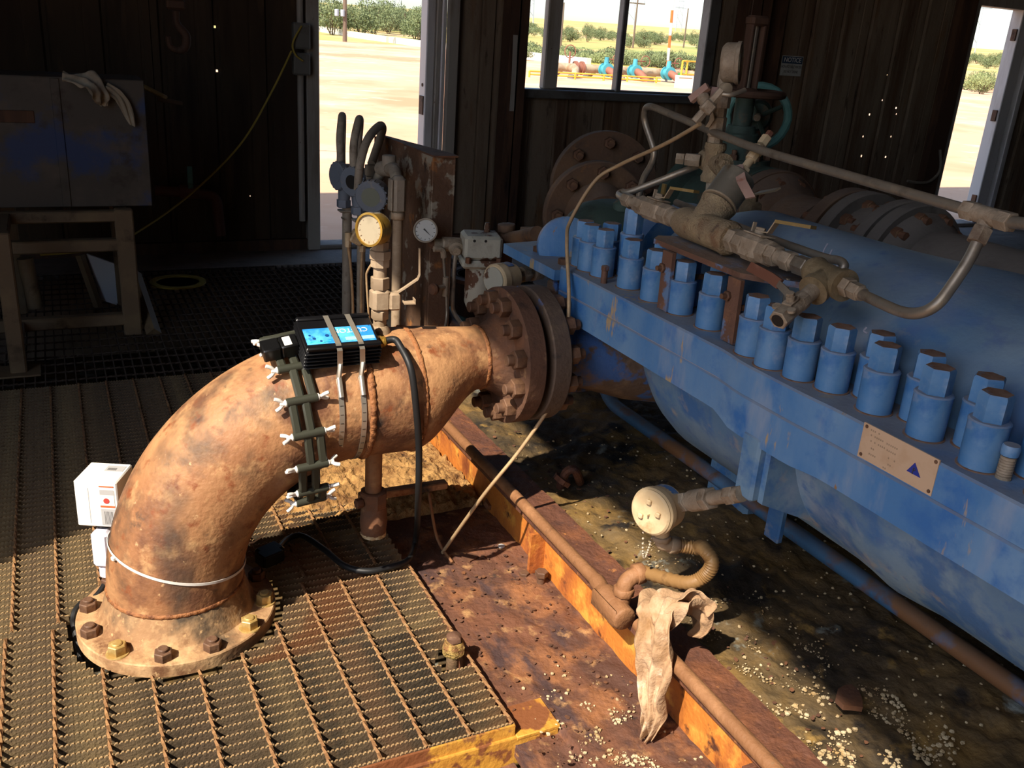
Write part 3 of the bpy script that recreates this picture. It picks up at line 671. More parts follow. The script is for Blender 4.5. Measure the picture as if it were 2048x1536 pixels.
def slabpiece(name, px, size, rot, mat, label, cat, z=None):
    R = Euler(rot).to_matrix(); m = MB()
    n = 9; ang = [2*PI*k/n for k in range(n)]; rr = [random.uniform(.75, 1.1) for _ in ang]
    f = lambda dz: (lambda k: V(px)+R@V((size[0]*math.cos(ang[k])*rr[k], size[1]*math.sin(ang[k])*rr[k], dz)))
    m.prism(list(range(n)), f(-size[2]), f(size[2])); o = obj(name, m, mat, None, 20); return tag(o, label, cat)
slabpiece('rust_scale', V((1.187,2.408,-0.018)), (.035, .028, .008), (.3, .2, .4), DECK, 'thick rusty scale block leaning by the skid web', 'rust scale')
slabpiece('rust_scale', V((1.226,2.325,-0.018)), (.04, .025, .009), (.1, -.3, .2), RUSTD, 'curved rusty scrap under the sunlit conduit', 'rust scale')
slabpiece('metal_shard', V((0.992,2.145,-0.028)), (.034, .02, .003), (.1, .1, .5), FLAKE, 'thin grey metal shard lying on the rusty deck', 'shard')
slabpiece('paint_chip', V((1.111,2.173,-0.028)), (.012, .01, .002), (0, 0, .5), GREYP, 'small pale-edged paint chip on the rusty deck', 'paint chip')
slabpiece('rust_scale', V((1.341,2.235,0.130)), (.05, .03, .008), (.5, .3, 1), SKTOP, 'crumbling scale lump on the skid top flange', 'rust scale')
slabpiece('rust_scale', V((1.458,1.122,0.120)), (.055, .03, .006), (.05, .1, .7), FLAKE, 'dark flat flake among the salt crumbs', 'rust scale')
o = obj('rusty_lug', MB().tube([(1.340,2.243,0.100), (1.346,2.226,0.160), (1.371,2.215,0.170), (1.408,2.237,0.110)], .014, 10, 5), SKTOP); tag(o, 'rusty bent lifting loop on the pad edge', 'lug')
# bolts on deck
def deckbolt(px, h, r, mat, label):
    p = V(px); t = thing('deck_bolt', label, 'bolt', p)
    obj('shank', MB().lathe(p+V((0, 0, -.02)), (0, 0, 1), [(0, r*.62), (h+.02, r*.62)], 14), mat, t); obj('head', MB().hexa(p+V((0, 0, h)), p+V((0, 0, h+r*.9)), r, 6), mat, t)
deckbolt((1.139,1.964,-0.035), .022, .019, NUTR, 'rusty hex bolt standing on the deck beside the orange web'); deckbolt((1.111,2.015,-0.035), -.004, .015, NUTR, 'low corroded bolt head left of the standing hex bolt')
st = thing('anchor_stud', 'yellow-painted corroded anchor stud in a grating cut-out', 'stud', (SX, SY, -.05)); p = V((SX, SY, 0))
obj('shank', MB().cyl(p+V((0, 0, -.5)), p+V((0, 0, .02)), .016, n=14), GRAT, st); obj('nut', MB().lathe(p+V((0, 0, .0)), (0, 0, 1), [(0, .018), (.008, .025), (.03, .027), (.042, .022)], 14, jit=.12), CRUST, st); obj('cap', MB().lathe(p+V((0, 0, .042)), (0, 0, 1), [(0, .014), (.004, .020), (.014, .019), (.020, .012), (.022, 0)], 12, jit=.1), RUSTD, st)

# ---------------------------------------------------------------- elbow pipe with flanges
PR = .162; ZB = .09; ER_ = .457; AX = ZB+ER_            # pipe radius, elbow start, elbow radius, axis height
el = thing('elbow_pipe', 'large rusty elbow pipe rising from the floor flange to the pump flange', 'pipe', (EX, EY, 0))
bf = obj('base_flange', MB().lathe((EX, EY, -.02), (0, 0, 1), [(0, .234), (.003, .2385), (.034, .2385), (.037, .236), (.038, .196), (.042, .187), (.055, .180), (.085, .171), (.108, .163)], 72), FLG, el)
nutm = MB().hexa((0, 0, 0), (0, 0, .022), .0215, 6).lathe((0, 0, .02), (0, 0, 1), [(0, .0125), (.008, .0125), (.010, .010)], 14).mesh('nut', NUTR)
nuty = MB().hexa((0, 0, .002), (0, 0, .026), .0215, 6).lathe((0, 0, .02), (0, 0, 1), [(0, .0125), (.008, .0125), (.010, .010)], 14).lathe((0, 0, 0), (0, 0, 1), [(0, .027), (.003, .026)], 20).mesh('nut', NUTY)
for k in range(12):
    a = math.radians(-16-29.9*k); yel = k in (1, 4, 0)
    obj('nut', nuty if yel else nutm, None, bf, mw=T(EX+.2135*math.cos(a), EY+.2135*math.sin(a), .0175)@Matrix.Rotation(random.uniform(0, 1), 4, 'Z'))
def sweep_elbow(r, n=64, m=40):
    vs = []; fs = []
    for i in range(m+1):
        th = PI/2*i/m; c = V((EX+ER_-ER_*math.cos(th), EY, ZB+ER_*math.sin(th))); u = V((-math.cos(th), 0, math.sin(th)))
        for k in range(n):
            a = 2*PI*k/n; vs.append(c+u*(r*math.cos(a))+V((0, -1, 0))*(r*math.sin(a)))
    for i in range(m):
        for k in range(n): fs.append((i*n+k, i*n+(k+1) % n, (i+1)*n+(k+1) % n, (i+1)*n+k))
    return MB().add(vs, fs)
obj('elbow', sweep_elbow(PR), RUST, el, 60)
def weld(c, ax, r, name='weld_bead', w=.007, n=150, parent=el, mat=WELD):
    u, v, a = frame(ax); vs = []; fs = []; c = V(c)
    for i in range(n):
        t = 2*PI*i/n; d = u*math.cos(t)+v*math.sin(t); jr = (.35*math.sin(i*2.1)+random.uniform(-.3, .3))*w*.5; ja = random.uniform(-.15, .15)*w
        for k in range(6):
            q = PI*k/5-PI/2; vs.append(c+d*(r-.001+(w*.75+jr)*math.cos(q))+a*(w*math.sin(q)+ja))
    for i in range(n):
        for k in range(5): j = (i+1) % n; fs.append((i*6+k, j*6+k, j*6+k+1, i*6+k+1))
    return obj(name, MB().add(vs, fs), mat, parent, 60)
X1 = EX+ER_; X2 = .765; X3 = .968
weld((EX, EY, ZB+.004), (0, 0, 1), PR, w=.006); weld((X1, EY, AX), (1, 0, 0), PR, w=.009); weld((X2, EY, AX), (1, 0, 0), PR, w=.007)
obj('spool', MB().lathe((X1, EY, AX), (1, 0, 0), [(0, PR), (X2-X1, PR)], 64), RUST, el, 60)
def ecc():
    vs = []; fs = []; n = 64; m = 16
    for i in range(m+1):
        t = i/m; s = t*t*(3-2*t); r = PR*(1-s)+.084*s; zc = AX+PR-r-.010*s
        for k in range(n): a = 2*PI*k/n; vs.append((X2+(X3-X2)*t, EY+r*math.sin(a), zc+r*math.cos(a)))
    for i in range(m):
        for k in range(n): fs.append((i*n+k, i*n+(k+1) % n, (i+1)*n+(k+1) % n, (i+1)*n+k))
    return MB().add(vs, fs)
obj('reducer', ecc(), RUST, el, 60)
NZ = AX+PR-.094; FR = .185
weld((X3, EY, NZ), (1, 0, 0), .084, w=.006, n=100)
wn = obj('weld_neck_flange', MB().lathe((X3, EY, NZ), (1, 0, 0), [(0, .084), (.012, .085), (.05, .104), (.06, .115), (.063, .180), (.066, FR), (.112, FR), (.116, FR-.004), (.117, .12), (.123, .12)], 64), RUSTD, el)
studm = MB().hexa((0, 0, 0), (0, 0, .030), .026, 6).lathe((0, 0, .03), (0, 0, 1), [(0, .0145), (.018, .0145), (.020, .012)], 14).mesh('nut', NUTR)
ROT = Matrix.Rotation(-PI/2, 4, 'Y'); ROT2 = Matrix.Rotation(PI/2, 4, 'Y')
for k in range(12):
    a = math.radians(15+30*k); y_, z_ = EY+.152*math.cos(a), NZ+.152*math.sin(a)
    obj('nut', studm, None, wn, mw=T(X3+.063, y_, z_)@ROT@Matrix.Rotation(random.uniform(0, 1), 4, 'Z'))
obj('gasket', MB().cyl((X3+.122, EY, NZ), (X3+.13, EY, NZ), .13, n=48), GHOLE, el)
# drain stub under the spool
dn = obj('drain_stub', MB().cyl((.684, EY, AX-PR+.01), (.684, EY, .25), .0225, n=24), RUST, el)
dc = thing('drain_coupling', 'rusty hex coupling with salt on its end hanging from the drain stub', 'fitting', (.686, EY, .13))
obj('hex_nut', MB().hexa((.685, EY, .215), (.685, EY, .262), .037, 8), RUSTD, dc); obj('sleeve', MB().lathe((.686, EY, .215), (0, 0, -1), [(0, .034), (.05, .037), (.08, .034), (.088, .028)], 24), RUSTD, dc)
obj('salt_rim', MB().lathe((.686, EY, .137), (0, 0, -1), [(0, .0355), (.01, .034), (.014, .029), (.006, .025)], 30, jit=.06), SALT, dc); obj('side_plug', MB().hexa((.65, EY-.01, .235), (.632, EY-.013, .235), .014, 6), RUSTD, dc)
o = obj('support_bar', MB().box((.83, 2.28, .155), (.27, .03, .022), bev=.003), RUST); tag(o, 'short rusty flat bar beside the drain coupling', 'bar')

# ---------------------------------------------------------------- data logger strapped on the pipe
TL = math.radians(22); LR = Matrix.Rotation(TL, 3, 'X')      # tilted towards the camera
LC = V((.562, 2.032, .720)); LL, LW, LH = .184, .122, .058
def L2(x, y, z): return LC+LR@V((x, y, z))
lg = thing('data_logger', 'black finned data logger box with a bright blue label strapped on the pipe', 'data logger', LC)
obj('body', MB().box(LC, (LL-.012, LW-.012, LH), LR, .004), BLACKM, lg)
for k in range(6):
    z = -LH/2+.004+k*.0104; e = -.006 if k >= 5 else 0
    obj('fin', MB().box(L2(0, 0, z), (LL+e, LW+e, .0042), LR, .0018), BLACKM, lg)
for s in (-1, 1): obj('rim', MB().box(L2(0, s*(LW/2-.008), LH/2+.002), (LL-.006, .014, .008), LR, .003), BLACKM, lg)
lb = obj('label', MB().box(L2(.0, -.012, LH/2+.0012), (LL-.02, .056, .001), LR), LBLUE, lg)
def text(name, s, size, M4, mat, parent, ext=.0004):
    cu = bpy.data.curves.new(name, 'FONT'); cu.body = s; cu.size = size; cu.align_x = 'CENTER'; cu.align_y = 'CENTER'; cu.extrude = ext
    o = bpy.data.objects.new(name, cu); dg = bpy.context.evaluated_depsgraph_get(); COL.objects.link(o); dg.update()
    me = bpy.data.meshes.new_from_object(o.evaluated_get(dg)); me.materials.clear(); me.materials.append(mat)
    bpy.data.objects.remove(o); return link(bpy.data.objects.new(name, me), parent, M4)
RM = LR.to_4x4()@Matrix.Rotation(PI, 4, 'Z')
text('lettering', 'CUSTOM', .021, Matrix.Translation(L2(.028, .001, LH/2+.0022))@RM, WHL, lb)
LB2 = M('label_pale_blue', '8fc8ee', rough=.4); DKB = M('label_dark_blue', '123f78', rough=.4); TRQ = M('label_turquoise', '35c0c8', rough=.4)
obj('pale_band', MB().box(L2(.045, -.028, LH/2+.0019), (.07, .012, .0005), LR), LB2, lb)
mm = MB()
for (u, v, r) in ((-.03, -.012, .005), (-.015, -.014, .006), (-.062, -.02, .004), (-.07, -.008, .003), (-.048, -.03, .003)): mm.cyl(L2(u, v, LH/2+.0015), L2(u, v, LH/2+.0022), r, n=14)
obj('dots', mm, DKB, lb); obj('waves', MB().tube([L2(-.075+.01*k, -.034+.003*math.sin(k*1.7), LH/2+.0018) for k in range(6)], .0012, 6, 4), TRQ, lb)
gl = obj('cable_gland', MB().hexa(L2(LL/2, -.01, -.004), L2(LL/2+.016, -.01, -.004), .0155, 6).cyl(L2(LL/2+.014, -.01, -.004), L2(LL/2+.026, -.01, -.004), .0135, n=18, bev=.003), BRASS, lg)
# probe block left of the logger
pb = thing('probe_block', 'small black probe block with paper tags left of the logger', 'sensor', (.46, 2.04, .72))
PRM = Matrix.Rotation(-math.radians(9), 3, 'Y')@LR
def P2(x, y, z): return V((.452, 2.05, .712))+PRM@V((x, y, z))
for i, x in enumerate((-.043, .0, .043)): obj('block', MB().box(P2(x, 0, 0), (.041, .042, .036), PRM, .003), BLACK, pb)
for x in (-.004, .035): obj('tag', MB().box(P2(x, -.002, .0186), (.018, .03, .0006), PRM), WHL, pb)
obj('rear_bar', MB().box(P2(.0, .034, .004), (.12, .012, .014), PRM, .003), LINK, pb)
# ---- chain clamp with wing nuts
ch = thing('chain_clamp', 'olive-black plastic link chain clamp with white wing nuts round the elbow', 'clamp', (.46, 2.115, .51))
CT = V((.995, 0, .10)).normalized(); CU = V((-.10, 0, .995)).normalized(); CC = V((.468, 2.115, .516))
def CP(deg, r, off=0): a = math.radians(deg); return CC+(CU*math.cos(a)+V((0, -1, 0))*math.sin(a))*r+CT*off
PH = [(8, .186), (33, .185), (59, .183), (84, .186), (109, .196), (133, .212), (150, .224), (180, .215), (215, .20), (250, .19), (285, .185), (320, .184), (345, .185)]
wing = MB()
for s in (-1, 1): wing.tube([(0, 0, .006), (0, s*.009, .014), (0, s*.015, .025)], [.0042, .0048, .0042], 8, 3)
wing.lathe((0, 0, 0), (0, 0, 1), [(0, .0085), (.002, .0085), (.004, .006), (.014, .0045), (.015, 0)], 12); wingm = wing.mesh('wing_nut', WHP, 50)
for i, (d, r) in enumerate(PH):
    wd = .044
    sh = -.010 if i % 2 else .004
    p0, p1 = CP(d, r, -.036), CP(d, r, .038)
    pv = obj('pivot', MB().cyl(p0, p1, .0105, n=16, bev=.002), LINK, ch)
    q = CT.to_track_quat('Z', 'Y').to_matrix().to_4x4()
    if i < 7 or i == 12:
        obj('wing_nut', wingm, None, ch, mw=Matrix.Translation(p0)@(-CT).to_track_quat('Z', 'Y').to_matrix().to_4x4()@Matrix.Rotation(random.uniform(0, 3), 4, 'Z'))
        if i not in (0, 1, 12): obj('wing_nut', wingm, None, ch, mw=Matrix.Translation(p1)@q@Matrix.Rotation(random.uniform(0, 3), 4, 'Z'))
    d2, r2 = PH[(i+1) % len(PH)]
    for off in ((-.023, .008) if i % 2 == 0 else (-.002, .027)):
        a, b = CP(d, r, off), CP(d2, r2, off); nn = CT.cross(b-a).normalized(); tt = (b-a).normalized(); Rm = Matrix((CT, tt, nn)).transposed()
        obj('link', MB().box(lerp(a, b, .5)+nn*0, (.0195, (b-a).length+.018, .014), Rm, .004), LINK, ch)
# ---- stainless straps over logger and pipe
def strap(x, label, sx):
    pts = []
    hw = LW/2+.003; top = LH/2+.008
    fb, ft = L2(0, -hw, -LH/2+.002), L2(0, -hw, top-.01); tb, bt = L2(0, -hw+.012, top), L2(0, hw-.012, top); bb = L2(0, hw, -LH/2+.002)
    for p in (bb, L2(0, hw, top-.01), bt, tb, ft, fb): pts.append((x+(p.z-.70)*sx, p.y, p.z))
    a0 = math.atan2(pts[-1][1]-EY, pts[-1][2]-AX); a1 = math.atan2(pts[0][1]-EY, pts[0][2]-AX)
    low = []
    for k in range(41):
        a = a0-.12-(2*PI-(a1-a0)-.24)*k/40; low.append((x, EY+(PR+.002)*math.sin(a), AX+(PR+.002)*math.cos(a)))
    t = thing('hose_clamp', label, 'clamp', (x, EY, AX-PR))
    obj('band', MB().strip(pts+low+[pts[0]], (1, 0, 0), .0125, .0012), INOX, t, 30)
    q = V(low[0]); q2 = V(low[2]); obj('screw_housing', MB().tube([q+V((0, -.004, .004)), q2+V((0, -.004, 0))], .0065, 10, 0), INOX, t)
    obj('worm_screw', MB().hexa(V(pts[-1])+V((0, -.004, .012)), q+V((0, -.005, .004)), .0055, 6), INOX, t)
    m = MB()
    for k in range(2, 13): p = V(low[k]); m.box(p+(p-V((x, EY, AX))).normalized()*.0012, (.008, .0012, .0012))
    obj('slots', m, GHOLE, t)
strap(.552, 'stainless hose clamp over the logger, nearer the chain clamp', -.12); strap(.606, 'stainless hose clamp over the logger, nearer the weld', -.14)
# ---- black cable
cb = MB().tube([L2(LL/2+.02, -.01, -.004), L2(LL/2+.045, -.012, .002), (0.708,2.000,0.707), (0.720,1.950,0.662), (0.733,1.940,0.560), (0.751,1.960,0.441), (0.769,2.000,0.277), (0.848,2.213,0.030), (0.800,2.136,0.012), (0.736,2.114,0.012), (0.671,2.115,0.012), (0.620,2.160,0.012), (0.588,2.256,0.015), (0.547,2.352,0.015), (0.503,2.349,0.015), (0.461,2.280,0.030)], .0088, 12, 8)
o = obj('power_cable', cb, RUB); tag(o, 'thick black cable curving from the logger gland down to the grating', 'cable')
o = obj('black_junction_block', MB().box(V((0.433,2.256,0.030)), (.07, .05, .05), Matrix.Rotation(.4, 3, 'Z'), .006).box(V((0.427,2.222,0.060)), (.06, .04, .006), Matrix.Rotation(.4, 3, 'Z'), .002), BLACK); tag(o, 'glossy black block in the shadow right of the elbow base', 'junction box')
# ---- zip tie round the elbow
def zc(a):
    th = math.radians(11.2-1.6*math.cos(a)); c = V((EX+ER_-ER_*math.cos(th), EY, ZB+ER_*math.sin(th))); u = V((math.cos(th), 0, -math.sin(th)))
    return c+(u*math.cos(a)+V((0, 1, 0))*math.sin(a))*(PR+.002)
zt = thing('zip_tie', 'white plastic zip tie round the lower elbow', 'zip tie', (EX, EY, .19))
obj('band', MB().strip([zc(2*PI*k/60) for k in range(61)], (0, 0, 1), .0065, .0016), WHP, zt, 40)
a = math.radians(-157); hp = zc(a); obj('head', MB().box(hp+V((math.cos(a)*.004, math.sin(a)*.004, -.002)), (.010, .012, .010), Matrix.Rotation(a, 3, 'Z'), .002), WHP, zt)
obj('tail', MB().strip([zc(.25), zc(.15)+V((.03, 0, .01)), zc(.15)+V((.065, -.005, .035))], (0, 0, 1), .005, .0014), WHP, zt)
# ---- white transmitter behind the elbow
wt = thing('white_transmitter', 'white cube transmitter with stickers behind the elbow on the left', 'transmitter', (.0, 2.26, .02))
WA = math.radians(-25); WR = Matrix.Rotation(WA, 3, 'Z'); WC = V((.034, 2.31, .258)); WS = (.106, .106, .128)
def W2(x, y, z): return WC+WR@V((x, y, z))
obj('housing', MB().box(WC, WS, WR, .003), WHPE, wt); obj('seam', MB().box(W2(-.019, -WS[1]/2-.0002, -.004), (.001, .0008, .1), WR), GREYP, wt)
fy = -WS[1]/2-.0006
lbl = obj('sticker', MB().box(W2(.027, fy, -.034), (.036, .0008, .046), WR), GREYP, wt); obj('sticker', MB().box(W2(.027, fy, .018), (.036, .0008, .048), WR), WHL, wt)
obj('sticker_band', MB().box(W2(.027, fy-.0004, -.004), (.036, .0006, .005), WR).box(W2(.027, fy-.0004, .052), (.036, .0006, .003), WR), ORNG, wt)
obj('sticker_print', MB().box(W2(.027, fy-.0004, .036), (.034, .0006, .014), WR), GREYP, wt); obj('sticker_mark', MB().cyl(W2(.025, fy-.0001, .012), W2(.025, fy-.0012, .012), .0075, n=16), REDL, wt)
m = MB()
for k in range(7): m.box(W2(.018+.0032*k, fy-.0004, -.036), (.0009, .0006, .036), WR)
obj('sticker_text', m, INK, lbl)
tz = WS[2]/2+.0005
st_ = obj('sticker', MB().box(W2(.022, .022, tz), (.046, .03, .0006), WR), GREYP, wt); m = MB()
for k in range(8): m.box(W2(.006+.0028*k, .018, tz+.0004), (.0014, .012, .0004), WR)
obj('barcode', m, INK, st_)
obj('neck', MB().cyl((.026, 2.288, .203), (.026, 2.288, .185), .02, n=18), BLACK, wt)
obj('conduit_body', MB().box((.018, 2.275, .128), (.048, .05, .105), WR, .010), WHB, wt); obj('collar', MB().cyl((.018, 2.275, .08), (.018, 2.275, .045), .017, n=16), WHB, wt)
o = obj('sensor_cable', MB().tube([(.018, 2.275, .06), (.015, 2.27, .03), (-0.013,2.233,0.012), (-0.046,2.225,0.005), (-0.067,2.196,-0.005), (-0.069,2.173,-0.040), (-.05, 2.05, -.12)], .0075, 10, 7), RUB); tag(o, 'black sensor cable looping from the white transmitter into the grating hole', 'cable')

# ---------------------------------------------------------------- pressure gauge stack on the pipe
def gauge(t, c, fd, r, d, case, dial, needle=None, up=(0, 0, 1)):
    c = V(c); fd = V(fd).normalized()
    obj('case', MB().lathe(c-fd*d, fd, [(0, r*.8), (.006, r*.95), (.01, r), (d-.008, r), (d-.006, r*1.06), (d+.003, r*1.06), (d+.004, r*.93), (d-.002, r*.92)], 40), case, t)
    dl = obj('dial', MB().cyl(c-fd*.004, c-fd*.001, r*.93, n=36), dial, t)
    u, v, _ = frame(fd)
    if needle is not None:
        a = needle; q = u*math.cos(a)+v*math.sin(a); sd = u*-math.sin(a)+v*math.cos(a)
        obj('needle', MB().add([c+fd*.001+q*r*.7, c+fd*.001-sd*.003-q*r*.2, c+fd*.001+sd*.003-q*r*.2, c+fd*.002], [(0, 1, 3), (0, 3, 2), (1, 2, 3)]), INK, dl)
    m = MB()
    for k in range(11):
        a = math.radians(-135+27*k)+PI/2; q = u*math.cos(a)+v*math.sin(a); m.cyl(c+q*r*.72, c+q*r*.84, .0009, n=4)
    obj('scale_marks', m, INKF if needle is None else INK, dl)
GX, GY = .694, 2.115
gs = thing('pressure_gauge', 'brass pressure gauge on a stack of sandy fittings and a ball valve', 'gauge', (GX, GY, .7))
stk = [('weldolet', COND2, [(.70, .030), (.715, .026), (.725, .020)]), ('nipple', COND2, [(.722, .0165), (.745, .0165)])]
for nm, mt, pr in stk: obj(nm, MB().lathe((GX, GY, 0), (0, 0, 1), pr, 24), mt, gs)
bx = lambda z: V((GX-(z-.72)*.01, GY, z))
obj('lower_nut', MB().hexa(bx(.742), bx(.765), .022, 6), COND2, gs)
bv = obj('valve_body', MB().box(bx(.792), (.046, .044, .058), None, .008), COND2, gs); obj('valve_port', MB().box(V((GX+.032, GY-.012, .79)), (.03, .03, .045), None, .005), COND2, bv)
obj('handle', MB().strip([V((GX+.05, GY-.03, .788)), V((GX+.078, GY-.034, .788)), V((GX+.078, GY-.034, .80))], (0, 1, .2), .02, .003).strip([V((GX+.036, GY-.03, .815)), V((GX+.05, GY-.034, .825)), V((GX+.085, GY-.036, .848)), V((GX+.09, GY-.036, .86)), V((GX+.088, GY-.036, .925))], (.3, 1, 0), .014, .004), COND2, bv)
obj('upper_nut', MB().hexa(bx(.82), bx(.85), .0235, 6), COND2, gs); obj('nipple', MB().cyl(bx(.85), bx(.88), .0165, n=20), COND2, gs)
obj('union', MB().lathe(bx(.876), (0, 0, 1), [(0, .024), (.018, .024), (.020, .027), (.040, .027), (.042, .022), (.062, .022), (.064, .018), (.07, .018)], 8), COND2, gs)
obj('gauge_neck', MB().cyl(bx(.945), bx(.958), .012, n=14).box(bx(.944), (.04, .03, .014), None, .003), COND2, gs)
gauge(gs, V((0.650,2.070,0.977)), (-.80, -.55, .06), .038, .045, BRASS, GDIAL)
o = obj('thin_tube', MB().tube([(0.694,2.140,0.896), (0.676,2.160,0.856), (0.676,2.170,0.828), (0.685,2.180,0.746), (0.697,2.200,0.685)], .003, 8, 6), TUBEL); tag(o, 'short thin tan tube curling behind the brass gauge stack', 'tube')
o = obj('thin_tube', MB().tube([(0.711,2.130,0.766), (0.713,2.130,0.733), (0.713,2.130,0.703)], .0035, 8, 4), TUBEL); tag(o, 'short thin tube dropping below the gauge valve', 'tube')

# ---------------------------------------------------------------- the blue pump
XA, ZS = 1.66, .782
pump = thing('multistage_pump', 'large blue horizontal split-case pump with rows of capped nuts', 'pump', (XA, 1.2, .1))
def loft(secs, n=48, a0=0, a1=2*PI, closed=True, caps=True):
    """secs: list of (y, cx, cz, half width, half height, power)"""
    vs = []; fs = []
    for (y, cx, cz, a, b, pw) in secs:
        for k in range(n):
            t = a0+(a1-a0)*k/(n if closed else n-1); c, s = math.cos(t), math.sin(t)
            vs.append((cx+a*math.copysign(abs(c)**pw, c), y, cz+b*math.copysign(abs(s)**pw, s)))
    m = len(secs)
    for i in range(m-1):
        for k in range(n if closed else n-1): fs.append((i*n+k, i*n+(k+1) % n, (i+1)*n+(k+1) % n, (i+1)*n+k))
    if caps: fs.append(tuple(range(n-1, -1, -1))); fs.append(tuple((m-1)*n+k for k in range(n)))
    return MB().add(vs, fs)
def sm(t): t = max(0, min(1, t)); return t*t*(3-2*t)
secs = []
for i in range(60):
    y = -.4+2.48*i/59
    q = sm((y-1.30)/.16); aw = .315*(1-q)+.215*q; e = sm((y-1.86)/.22); b = .243*(1-.2*e); aw *= (1-.1*e)
    bump_ = .010*math.exp(-((y-1.18)/.10)**2)
    secs.append((y, XA, .80, aw+bump_, b+bump_, 1))
obj('upper_casing', loft(secs, 64), BLUE, pump, 60)
secs = []
for i in range(50):
    y = -.4+2.46*i/49; e = sm((y-1.75)/.30); r = .387*(1-.28*e); d = .012*math.exp(-((y-1.05)/.06)**2)
    secs.append((y, XA, .76, r+d, r+d-.01, 1))
lc_ = loft(secs, 64); lc_.v = [(a, b, min(c, .775)) for a, b, c in lc_.v]
obj('lower_casing', lc_, BLUE, pump, 60)
def flange_half(z0, z1, x0=1.215, bulge=.012, bulz=0):
    pts = []
    y = -.4
    edge = []
    for i in range(80):
        y = -.4+2.54*i/79
        edge.append((x0-bulge*(sm((1.44-y)/.10)*(1-.45*sm((1.20-y)/.12))), y))
    far = [(x0+.004, 2.15), (x0+.05, 2.175), (XA+.4, 2.175), (2.1, 2.12), (2.1, -.4)]
    pl = edge+far
    m = MB(); dz = lambda p: -bulz*(sm((1.44-p[1])/.08)*(1-.5*sm((1.2-p[1])/.10))) if p[0] < 1.3 else 0
    m.prism(pl, lambda p: V((p[0], p[1], z0+dz(p))), lambda p: V((p[0], p[1], z1-.004)))
    m.prism(pl, lambda p: V((p[0], p[1], z1-.004)), lambda p: V((p[0]+(.004 if p[0] < 1.4 else 0), p[1], z1)))
    return m
obj('upper_split_flange', flange_half(ZS+.001, .845), BLUEW, pump, 30); obj('lower_split_flange', flange_half(.712, ZS-.001, bulz=.016), BLUEW, pump, 30)
obj('parting_line', MB().box((1.66, .87, ZS), (.884, 2.5, .0026)), PLATEM, pump)
# cap nuts: shared meshes
sleeve = MB().lathe((0, 0, 0), (0, 0, 1), [(0, .034), (.0015, .034), (.002, .0305), (.072, .0312), (.077, .0322), (.0795, .030), (.080, .024)], 28).mesh('cap_nut', NUTB)
sleeve.materials.append(NUTT)
hexm = MB().hexa((0, 0, .078), (0, 0, .124), .0258, 6, .004).mesh('hex_head', NUTB); hexm.materials.append(NUTT)
for me in (sleeve, hexm):
    zmax = max(v.co.z for v in me.vertices)
    for p in me.polygons:
        if p.normal.z > .9 and p.center.z > .119: p.material_index = 1
        if me is sleeve and p.center.z < .003: p.material_index = 1
FRONT = [(1.270, .730), (1.262, .845), (1.272, .960), (1.275, 1.075), (1.276, 1.182), (1.258, 1.252), (1.246, 1.322), (1.256, 1.396), (1.284, 1.572), (1.286, 1.688), (1.284, 1.800), (1.288, 1.914), (1.280, 2.035), (1.276, 2.100), (1.285, 2.150)]
REAR = [(1.322, .788), (1.320, .903), (1.320, 1.018), (1.322, 1.130), (1.345, 1.63), (1.345, 1.745), (1.345, 1.86), (1.352, 2.02), (1.345, 2.11), (1.56, 1.60), (1.50, 1.84)]
random.seed(5)
for i, (x, y) in enumerate(FRONT+REAR):
    big = (x, y) == (1.56, 1.60); s = 1.25 if big else 1; zt = .135 if (x, y) == (1.352, 2.02) else 1
    mw = T(x, y, .845)@Matrix.Rotation(random.uniform(0, 1), 4, 'Z')@Matrix.Diagonal((s, s, s*(1.45 if zt != 1 else 1), 1))
    c = obj('cap_nut', sleeve, None, pump, mw=mw); obj('hex_head', hexm, None, c, mw=mw)
obj('pad_plate', MB().cyl((1.56, 1.60, .80), (1.56, 1.60, .847), .085, n=32, bev=.006), BLUE, pump)
# small studs and plugs on the split flange
sd = obj('jack_stud', MB().lathe((1.262, .800, .845), (0, 0, 1), [(0, .012)]+[(q*.0022, .011+.001*(q % 2)) for q in range(1, 18)], 16), DUSTY, pump); obj('stud_cap', MB().lathe((1.262, .800, .884), (0, 0, 1), [(0, .013), (.012, .014), (.017, .012)], 14), NUTB, sd)
obj('dowel_pin', MB().cyl((1.245, 1.965, .845), (1.245, 1.965, .878), .0085, n=12).box((1.245, 1.965, .884), (.017, .015, .014), None, .002), BRUST, pump)
obj('plug_socket', MB().lathe((1.315, .842, .845), (0, 0, 1), [(0, .013), (.02, .013), (.02, .009), (.004, .009)], 16), DUSTY, pump)
